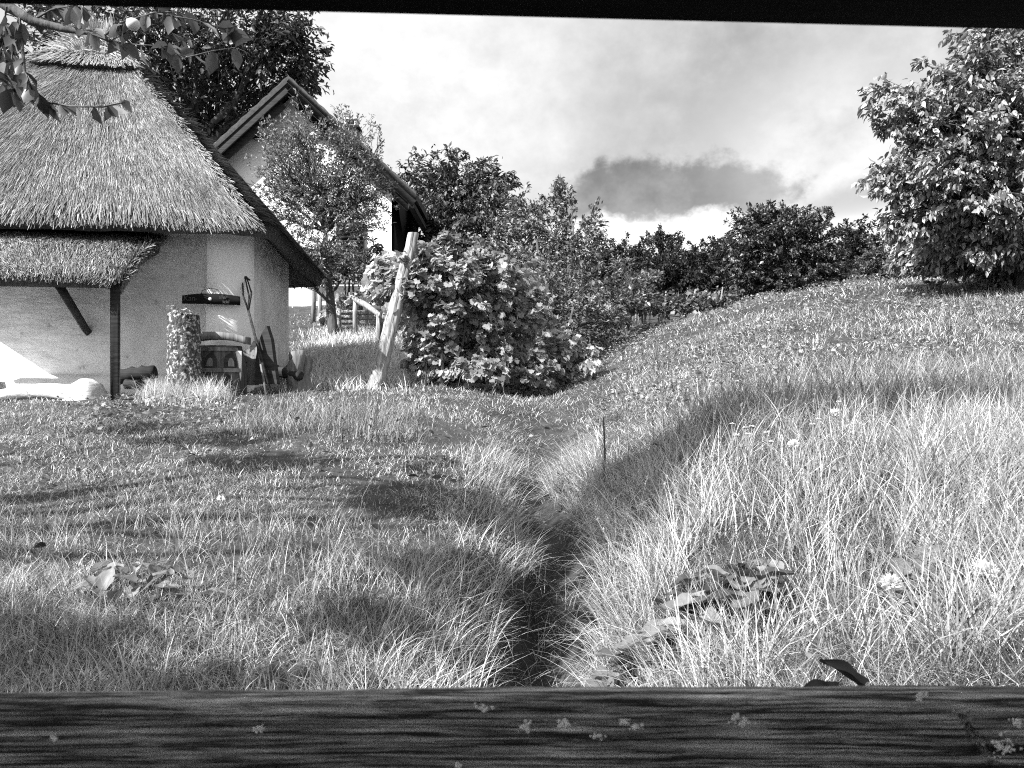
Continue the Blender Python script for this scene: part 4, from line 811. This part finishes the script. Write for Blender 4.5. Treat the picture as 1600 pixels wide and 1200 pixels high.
# ------------------------------------------------------------------ single plants in the meadow
def build_herbs():
    def rosette(name, label, cat, leaves, Y0, tone, mat_='vine', stem=True):
        px, py = leaves[0][0], leaves[0][1]; p = gp(px, py) if Y0 is None else at(px, py, Y0); bz = g1(p[0], p[1]); t = thing(name, label, cat, (p[0], p[1], bz)); lv = MB(); st = MB()
        for (px, py, dY, ln, az, tilt, tn) in leaves:
            q = gp(px, py, (.05+.12*rng.random())*(1 if px > 900 else .45)) if Y0 is None else at(px, py, Y0+dY); gzq = g1(q[0], q[1]); q[2] = max(q[2], gzq+.02)
            d = np.array([math.cos(az)*math.cos(tilt), math.sin(az)*math.cos(tilt), math.sin(tilt)])
            nx, ny = 12, 7; a = np.linspace(0, 1, nx)[:, None]; b = np.linspace(-1, 1, ny)[None]; sd = np.array([-math.sin(az), math.cos(az), .1*rng.normal()]); up = np.cross(d, sd)
            wd = ln*.36*np.sin(PI*np.clip(a*.94+.06, 0, 1))**.7
            G = q+a[..., None]*ln*d+(b*wd)[..., None]*sd+((.22*ln*b*b*(1-a*.5)-.30*ln*a*a+.05*ln*np.sin(a*9+b*4)*np.abs(b))[..., None])*up
            lv.grid(G, tn); 
            if stem: lv.tube([(q[0], q[1]+.01, gzq-.02), (q[0]+.004, q[1]+.006, (q[2]+gzq)/2), q], [.005, .004, .003], 5, tn*.7)
        lv.build('leaves', M[mat_], t, smooth=True)
        return t
    L_ = []
    for px, py, n in ((1150, 915, 4), (1110, 935, 5), (1190, 895, 4), (1075, 960, 4), (1050, 985, 4), (1210, 925, 3), (1025, 1010, 3), (1140, 960, 4), (1175, 940, 3), (1125, 915, 4), (1165, 905, 4), (1095, 955, 3), (1060, 975, 3), (1000, 1040, 4), (985, 1055, 3)):
        for q in range(n*2): L_.append((px+rng.normal()*16, py+rng.normal()*10-4, rng.normal()*.08, .07+.08*rng.random(), rng.random()*2*PI, -.3+1.0*rng.random(), (.28 if rng.random() < .6 else .08)*(.7+.5*rng.random())))
    rosette('dock_plant', 'clump of broad crumpled dock leaves on the right ditch bank', 'plant', L_, None, .4)
    L_ = []
    for px, py, n in ((1450, 920, 5), (1500, 940, 5), (1420, 945, 3), (1530, 920, 3)):
        for q in range(n*2): L_.append((px+rng.normal()*20, py+rng.normal()*12, rng.normal()*.08, .08+.08*rng.random(), rng.random()*2*PI, rng.random(), .08+.2*rng.random()))
    rosette('dock_plant', 'shadowed clump of broad leaves among tall grass at the lower right', 'plant', L_, None, .4)
    L_ = []
    for px, py, n in ((180, 890, 5), (240, 900, 6), (270, 920, 4), (150, 920, 4), (210, 930, 3)):
        for q in range(n*2): L_.append((px+rng.normal()*28, py+rng.normal()*10+8, rng.normal()*.1, .05+.06*rng.random(), rng.random()*2*PI, -.3+1.5*rng.random(), .10+.30*rng.random()))
    rosette('plantain_plant', 'low crumpled leafy weed in the grass at the lower left', 'plant', L_, None, .4)
    L_ = []
    for px, py, n in ((330, 1010, 0), (60, 770, 3), (240, 770, 4), (330, 740, 3), (540, 960, 2), (700, 1050, 5), (760, 1045, 3)):
        for q in range(n): 
            Yq = 4.6 if py < 900 else 3.0; L_.append((px+rng.normal()*18, py+rng.normal()*5, Yq-4.6, .05+.06*rng.random(), rng.random()*2*PI, .5*rng.random(), .12+.4*rng.random()))
    # fallen leaves, loose on the turf
    fl = MB(); n = 150; x, Y = sample(n, 2.6, 8.5); n = len(x); az = rng.random(n)*2*PI
    put(fl, T_LEAF, np.stack([x, Y, gz(x, Y)+.05+.05*rng.random(n)], -1), np.stack([np.cos(az), np.sin(az), .3*rng.normal(size=n)], -1), unit(rng.normal(size=(n, 3))*.6+[0, 0, 1]), .05+.05*rng.random(n), .03+.03*rng.random(n), tones(n, .03, .14, .25, .3))
    tag(fl.build('fallen_leaves', M['leaf']), 'fallen leaves lying loose in the grass', 'leaves', kind='stuff')
    # dark weed leaves just behind the rail
    rosette('weed', 'two dark smooth leaves poking up close behind the bottom rail', 'plant', [(1345, 1075, 0, .075, 2.6, .75, .035), (1310, 1082, 0, .065, 2.9, .15, .03)], 1.35, .03, 'leaf', True)
    # flowers
    def flower(px, py, Y, r_, lbl, kind):
        p = gp(px, py, .22 if kind else .30); z = g1(p[0], p[1]); t = thing('meadow_flower', lbl, 'flower', (p[0], p[1], z), 'white flowers in the meadow')
        s_ = MB(); s_.tube([(p[0]+.02, p[1], z-.02), (p[0]+.01, p[1], (z+p[2])/2), p], [.004, .0035, .003], 5, .2); s_.build('stem', M['grass'], t)
        h = MB(); n = 70 if kind else 14; u = unit(rng.normal(size=(n, 3))*[1, 1, .5 if kind else .1]+[0, 0, .4 if kind else .05]); put(h, T_SIMPLE, np.repeat(p[None], n, 0)+u*r_*.2, u, unit(np.cross(u, rng.normal(size=(n, 3)))) if kind else np.repeat(np.array([[0, -.3, 1.]]), n, 0)+rng.normal(size=(n, 3))*.1, np.full(n, r_*.9), np.full(n, r_*(.5 if kind else .6)), np.full(n, .8)); h.build('petals', M['petal'], t)
    flower(1392, 912, 2.9, .036, 'round white flower head left of the two at the lower right', 1); flower(1540, 892, 2.9, .042, 'round white flower head near the right edge', 1)
    flower(1240, 695, 4.7, .03, 'fluffy white flower head below the dark grass tuft', 1); flower(1305, 645, 5.0, .03, 'fluffy white flower head at the crest of the near bank', 1)
    for k, (px, py) in enumerate(((1140, 662), (1160, 668), (1180, 666), (1172, 678), (1205, 690), (1150, 680), (1280, 655), (1275, 663), (1310, 628), (1195, 676))):
        p = (px, py); flower(px+rng.normal()*3, py, 5.0, .016, 'tiny white daisy on the crest of the near bank', 0)
    # dry stems
    def stem(px, py0, py1, Y, w_, lbl, bend=0.0, leafy=0, m='bark'):
        g_ = gp(px, py0); Y = g_[1]; a_ = g_-[0, 0, .03]; b_ = at(px+bend, py1, Y); w_ = w_*max(1, Y/7); t = MB(); t.tube([a_, (a_+b_)/2+np.array([rng.normal()*.01, 0, 0]), b_], [w_, w_*.9, w_*.6], 5)
        if leafy:
            n = leafy; f = rng.random(n); P = a_+(b_-a_)*f[:, None]; az = rng.random(n)*2*PI; D = np.stack([np.cos(az), np.sin(az), .7+0*az], -1); put(t, T_SIMPLE, P, D, np.repeat(np.array([[0, 0, 1.]]), n, 0)+rng.normal(size=(n, 3))*.3, np.full(n, .05), np.full(n, .015), np.full(n, .1))
        return tag(t.build('dry_stem', M[m]), lbl, 'stem', 'dry stems in the meadow')
    stem(943, 760, 652, 6.2, .009, 'straight dark stick standing in the ditch'); stem(877, 800, 740, 5.2, .006, 'short leafy dry stem in the ditch bottom', 0, 24)
    stem(1018, 580, 535, 13, .012, 'thin bare twig standing below the hill crest', 10); stem(1198, 640, 606, 5.6, .014, 'dark upright leaf stalk on the near bank crest', 14)
    stem(535, 690, 652, 7.0, .006, 'leftmost dark stalk in the sunlit grass below the post', 2, 6); stem(578, 690, 640, 7.0, .005, 'tall dark stalk in the sunlit grass below the post', 6, 6); stem(622, 695, 655, 7.0, .006, 'dark stalk rightmost in the sunlit grass below the post', -4, 6)
    stem(216, 600, 515, 8.4, .004, 'tall thin seed stalk in front of the hut wall', 12, 10); stem(250, 605, 565, 8.4, .006, 'short dark stick left of the lichen stump')
build_herbs()

# ------------------------------------------------------------------ apple tree reaching in at the top left
def build_apple():
    bx, by = -6.3, 2.2; bz = g1(bx, by); t = thing('apple_tree', 'apple tree whose leafy branch hangs in at the top left corner', 'tree', (bx, by, bz)); wood = MB(); lv = MB()
    fork = np.array([-6.2, 2.3, 1.2]); wood.tube(curve((bx, by, bz-.1), fork, 8, .05, .03), np.linspace(.17, .12, 8), 10, wob=.12)
    P, D = [], []
    def twig(a, b, r0, n, m, sag=.12):
        c = curve(a, b, n, sag, .05); wood.tube(c, np.linspace(r0, r0*.35, n), 6)
        for q in range(m):
            f = (.25+.75*rng.random())*(n-1.001); i = int(f); p = c[i]+(c[i+1]-c[i])*(f-i); P.append(p); D.append(unit((c[i+1]-c[i])[None])[0])
        return c
    # the branch that shows in the picture, about 4 m from the camera
    a0 = at(-60, -40, 4.0)
    wood.tube(curve(fork, a0, 9, .08, .03), np.linspace(.10, .035, 9), 8)
    main = np.array([a0, at(15, 12, 4.0), at(50, 33, 4.0), at(100, 45, 4.0), at(150, 52, 3.98), at(172, 64, 3.95)]); wood.tube(main, [.030, .028, .024, .019, .014, .010], 8, wob=.15)
    for pts, r0, m in (([(30, 20), (34, 60), (38, 110), (50, 138), (75, 160), (110, 166), (160, 167), (195, 160)], .009, 16), ([(172, 64), (195, 52), (204, 44)], .004, 1), ([(100, 45), (125, 46), (152, 49)], .004, 3), ([(160, 58), (190, 35), (240, 20), (290, 18)], .006, 10),
                       ([(172, 64), (215, 70), (260, 72), (300, 60)], .004, 9), ([(50, 33), (80, 15), (120, 8)], .006, 6), ([(10, 10), (5, 60), (-5, 120)], .006, 12), ([(128, 46), (129, 20), (131, 5)], .004, 3), ([(72, 22), (76, 8), (74, -10)], .004, 3), ([(30, 20), (20, 80), (10, 140)], .005, 10), ([(36, 90), (20, 125), (22, 150)], .004, 8), ([(240, 20), (300, 30), (350, 45), (372, 40)], .004, 7), ([(290, 90), (330, 80), (368, 74), (390, 84)], .003, 3), ([(260, 72), (275, 84), (300, 92)], .003, 2)):
        c = np.array([at(x, y, 3.95+.10*math.sin(k*1.7+x*.01)) for k, (x, y) in enumerate(pts)]); wood.tube(c, np.linspace(r0, r0*.4, len(c)), 6)
        for q in range(int(m*1.6)):
            f = (.1+.9*rng.random())*(len(c)-1.001); i = int(f); P.append(c[i]+(c[i+1]-c[i])*(f-i)); D.append(unit((c[i+1]-c[i])[None])[0])
    P_ = np.array(P); D_ = np.array(D); n = len(P_)
    D_ = unit(D_*.35+rng.normal(size=(n, 3))*.5+[0, 0, -.75]); Nn = unit(rng.normal(size=(n, 3))+[0, -.3, .5]); L_ = .075+.05*rng.random(n)
    nearl = MB(); put(nearl, T_LEAF, P_, D_, Nn, L_, L_*.62, tones(n, .05, .16, .15, .3))
    P.clear(); D.clear()
    # the crown outside the picture; its shadow falls across the grass
    def shadow_clump(gx, gy, h, r_, m):          # clump at height h above the ground point it shades
        z = g1(gx, gy); k = (h)/S.z; c = np.array([gx, gy, z])+np.array(S)*k
        limb = curve(fork, c, 8, .08, .04); wood.tube(limb, np.linspace(.035, .008, 8), 6)
        for q in range(m):
            u = unit(rng.normal(size=(1, 3)))[0]*np.array(r_)*(.3+.75*rng.random()**.6); twig(limb[6], c+u, .008, 4, 22)
    for a in ((-3.5, 6.9, 5.2, (.6, .3, .4), 18), (-2.5, 6.5, 5.2, (.6, .3, .4), 22), (-1.7, 5.75, 5.0, (.55, .2, .3), 20), (.65, 4.55, 5.6, (.35, .3, .3), 16), (1.0, 4.85, 5.8, (.4, .35, .3), 20), (.45, 4.0, 5.2, (.25, .3, .25), 9), (-.2, 4.2, 5.0, (.22, .35, .3), 10), (-.22, 3.5, 4.4, (.18, .3, .25), 8),
              (-.4, 5.2, 5.6, (.6, .3, .4), 26), (.5, 5.2, 6.2, (.55, .4, .4), 34), (1.0, 5.35, 6.4, (.55, .45, .4), 44), (1.5, 5.5, 6.6, (.6, .5, .4), 50), (2.1, 5.7, 7.0, (.6, .45, .4), 44), (2.8, 5.7, 7.3, (.6, .4, .4), 34), (3.5, 5.6, 7.5, (.5, .35, .4), 22),
              (-2.3, 3.0, 2.6, (.5, .35, .3), 44), (-1.7, 2.9, 2.8, (.5, .25, .3), 34), (-1.0, 2.75, 2.9, (.4, .2, .25), 16)): shadow_clump(*a)
    P_ = np.array(P); D_ = np.array(D); n = len(P_); D_ = unit(D_*.5+rng.normal(size=(n, 3))*.5+[0, 0, -.4]); Nn = unit(rng.normal(size=(n, 3))*.6+[0, 0, 1]); L_ = .09+.06*rng.random(n)
    put(lv, T_SIMPLE, P_+rng.normal(size=(n, 3))*.04, D_, Nn, L_, L_*.6, tones(n, .05, .16))
    wood.build('branches', M['bark'], t, smooth=True); nearl.build('leaves', M['leaf'], t, smooth=True); lv.build('crown', M['leaf'], t)
    c = at(208, 38, 3.72); r_ = .031; t = thing('apple', 'pale round apple hanging on a twig at the top left', 'apple', tuple(c)); m = MB(); th = np.linspace(.02, PI-.02, 16); an = np.linspace(0, 2*PI, 24)
    prof = np.stack([r_*np.sin(th)*(1.03-.06*np.cos(th)*-1), r_*.94*np.cos(th)-.012*np.exp(-(th/.35)**2)+.006*np.exp(-((PI-th)/.3)**2)], -1)
    m.grid(np.array([[(c[0]+p_[0]*math.cos(a), c[1]+p_[0]*math.sin(a), c[2]+p_[1]) for a in an] for p_ in prof])); m.build('fruit', M['apple'], t, smooth=True)
    m = MB(); m.tube([c+[0, 0, .018], c+[-.004, 0, .05]], [.003, .002], 5); m.build('stalk', M['bark'], t)
build_apple()

# ------------------------------------------------------------------ shelter the picture is taken from: bottom rail and overhead beam
def build_shelter():
    m_, nt, N, L, out = mat('rail_wood'); tc = N('ShaderNodeTexCoord')
    wm = N('ShaderNodeMapping'); wm.inputs['Scale'].default_value = (2.4, 6, 9); L(tc.outputs['Object'], wm.inputs['Vector'])
    wn = N('ShaderNodeTexNoise'); wn.inputs['Scale'].default_value = 1; wn.inputs['Detail'].default_value = 5; L(wm.outputs[0], wn.inputs['Vector'])
    ws = N('ShaderNodeVectorMath'); ws.operation = 'MULTIPLY'; L(wn.outputs['Color'], ws.inputs[0]); ws.inputs[1].default_value = (.03, .012, .018)
    wa = N('ShaderNodeVectorMath'); wa.operation = 'ADD'; L(tc.outputs['Object'], wa.inputs[0]); L(ws.outputs[0], wa.inputs[1]); warp = wa.outputs[0]
    def nz(sc, det, ro=.6):
        mp = N('ShaderNodeMapping'); mp.inputs['Scale'].default_value = sc; L(warp, mp.inputs['Vector']); n = N('ShaderNodeTexNoise'); n.inputs['Scale'].default_value = 1; n.inputs['Detail'].default_value = det; n.inputs['Roughness'].default_value = ro; L(mp.outputs[0], n.inputs['Vector']); return n.outputs['Fac']
    a = nz((5, 170, 260), 9, .78); b = nz((9, 30, 40), 7); r1 = ramp(N, .03, 1.0, .45, .66); L(a, r1.inputs[0]); r2 = ramp(N, .5, 1.25, .3, .72); L(b, r2.inputs[0])
    mu = N('ShaderNodeMix'); mu.data_type = 'RGBA'; mu.blend_type = 'MULTIPLY'; mu.inputs['Factor'].default_value = 1; L(r1.outputs[0], mu.inputs['A']); L(r2.outputs[0], mu.inputs['B'])
    p = N('ShaderNodeBsdfPrincipled'); p.inputs['Roughness'].default_value = .75; p.inputs['Specular IOR Level'].default_value = .25; L(mu.outputs['Result'], p.inputs['Base Color'])
    bp = N('ShaderNodeBump'); bp.inputs['Strength'].default_value = .8; bp.inputs['Distance'].default_value = .004; L(a, bp.inputs['Height']); L(bp.outputs[0], p.inputs['Normal']); L(p.outputs[0], out.inputs['Surface'])
    t = thing('fence_rail', 'weathered dark wooden rail across the bottom of the view', 'rail', (0, .83, -.4))
    YF = .80; prof = [(.10, -.03), (.095, .0)]; 
    prof = [(.04, -.3), (.04, -.012), (.036, -.004), (.027, 0), (.012, -.001), (.004, -.005), (0, -.012)]+[(0, -.012-.28*q/130) for q in range(1, 131)]
    xs = np.linspace(-1.6, 1.6, 520); pr = np.array(prof); X = np.repeat(xs[:, None], len(pr), 1); Yv = YF+np.repeat(pr[None, :, 0], len(xs), 0); Z = np.repeat(pr[None, :, 1], len(xs), 0)
    arc = np.where(np.arange(len(pr)) < 7, np.arange(len(pr))*.006, .036-.012-pr[:, 1])[None]
    g = .0045*fbm(X*1.6, arc*70+3*fbm(X*1.3, arc*5, 81, 2), 82, 4)+.004*fbm(X*5, arc*12, 83, 3)
    gd = np.exp(-(((X-.47)-(-Z-.02)*.62)/.004)**2)*(Z < -.012)*(Z > -.09)*.008
    for a0, x0, x1, dp, w_ in ((.030, -.7, .1, .007, .0016), (.043, -.35, .55, .005, .0014), (.052, -.75, -.25, .006, .0018), (.058, .05, .75, .007, .0016), (.067, -.6, .0, .005, .0014), (.074, .2, .7, .006, .0018), (.080, -.7, .2, .007, .002), (.036, .3, .8, .005, .0014)):
        ln = a0+.024+.004*fbm(X*4, X*0+a0*99, 91, 3); gd = gd+dp*np.exp(-((arc-ln)/w_)**2)*np.clip((X-x0)*12, 0, 1)*np.clip((x1-X)*12, 0, 1)
    front = (np.arange(len(pr)) >= 4)[None]; Yv = Yv-g*2*front+gd*front; Z = Z+g*1.2*(~front)-.001+.004*fbm(X*1.5, X*0, 84, 3)
    Z = Z-.327+.0032*X/.53
    m = MB(); m.grid(np.stack([X, Yv, Z], -1)); m.build('plank', m_, t, smooth=True)
    for px, py, s_ in ((755, 1107, 9), (405, 1138, 8), (820, 1135, 9), (880, 1131, 10), (975, 1127, 7), (995, 1136, 8), (1160, 1130, 13), (1570, 1165, 22), (85, 1153, 7), (1440, 1088, 9), (935, 1150, 8), (1590, 1130, 12), (1150, 1120, 6), (715, 1195, 6)):
        m = MB(); c = at(px, py, YF-.0135)
        for q in range(max(14, int(s_*3))):
            o = np.append(rng.normal(size=2)*[1.25, .8]*s_*.5*rng.random()**.3*YF/FPX, 0); r_ = YF/FPX*(1.0+2.4*rng.random()**2); th = np.linspace(0, PI, 5); an = np.linspace(0, 2*PI, 8)
            m.grid(np.array([[(c[0]+o[0]+r_*math.sin(h_)*math.cos(a), c[1]-.35*r_*math.cos(h_), c[2]+o[1]+r_*math.sin(h_)*math.sin(a)) for a in an] for h_ in th]))
        m.build('lichen_patch', M['lichen'], t, smooth=True)
    t = thing('shelter', 'dark open wooden shelter whose beam crosses the top of the view', 'shelter', (0, .6, -1.2))
    m = MB(); ang = math.atan2(-.0233, 1.0667*.66/.66)
    tl = math.atan2((552-592)/FPX, 1600/FPX)
    m.box((0, .74, (600-30)/FPX*.82+.085), (4.2, .16, .17), rotm('y', -tl), bev=.006); m.build('beam', M['black'], t)
    m = MB(); m.box((-.4, -1.4, .72), (6.4, 4.3, .06), rotm('x', R(-2))); m.build('roof', M['black'], t)
    for x in (-2.05, 2.05):
        m = MB(); m.box((x, .74, -.45), (.14, .14, 1.7), bev=.01); m.build('post', M['darkwood'], t)
build_shelter()
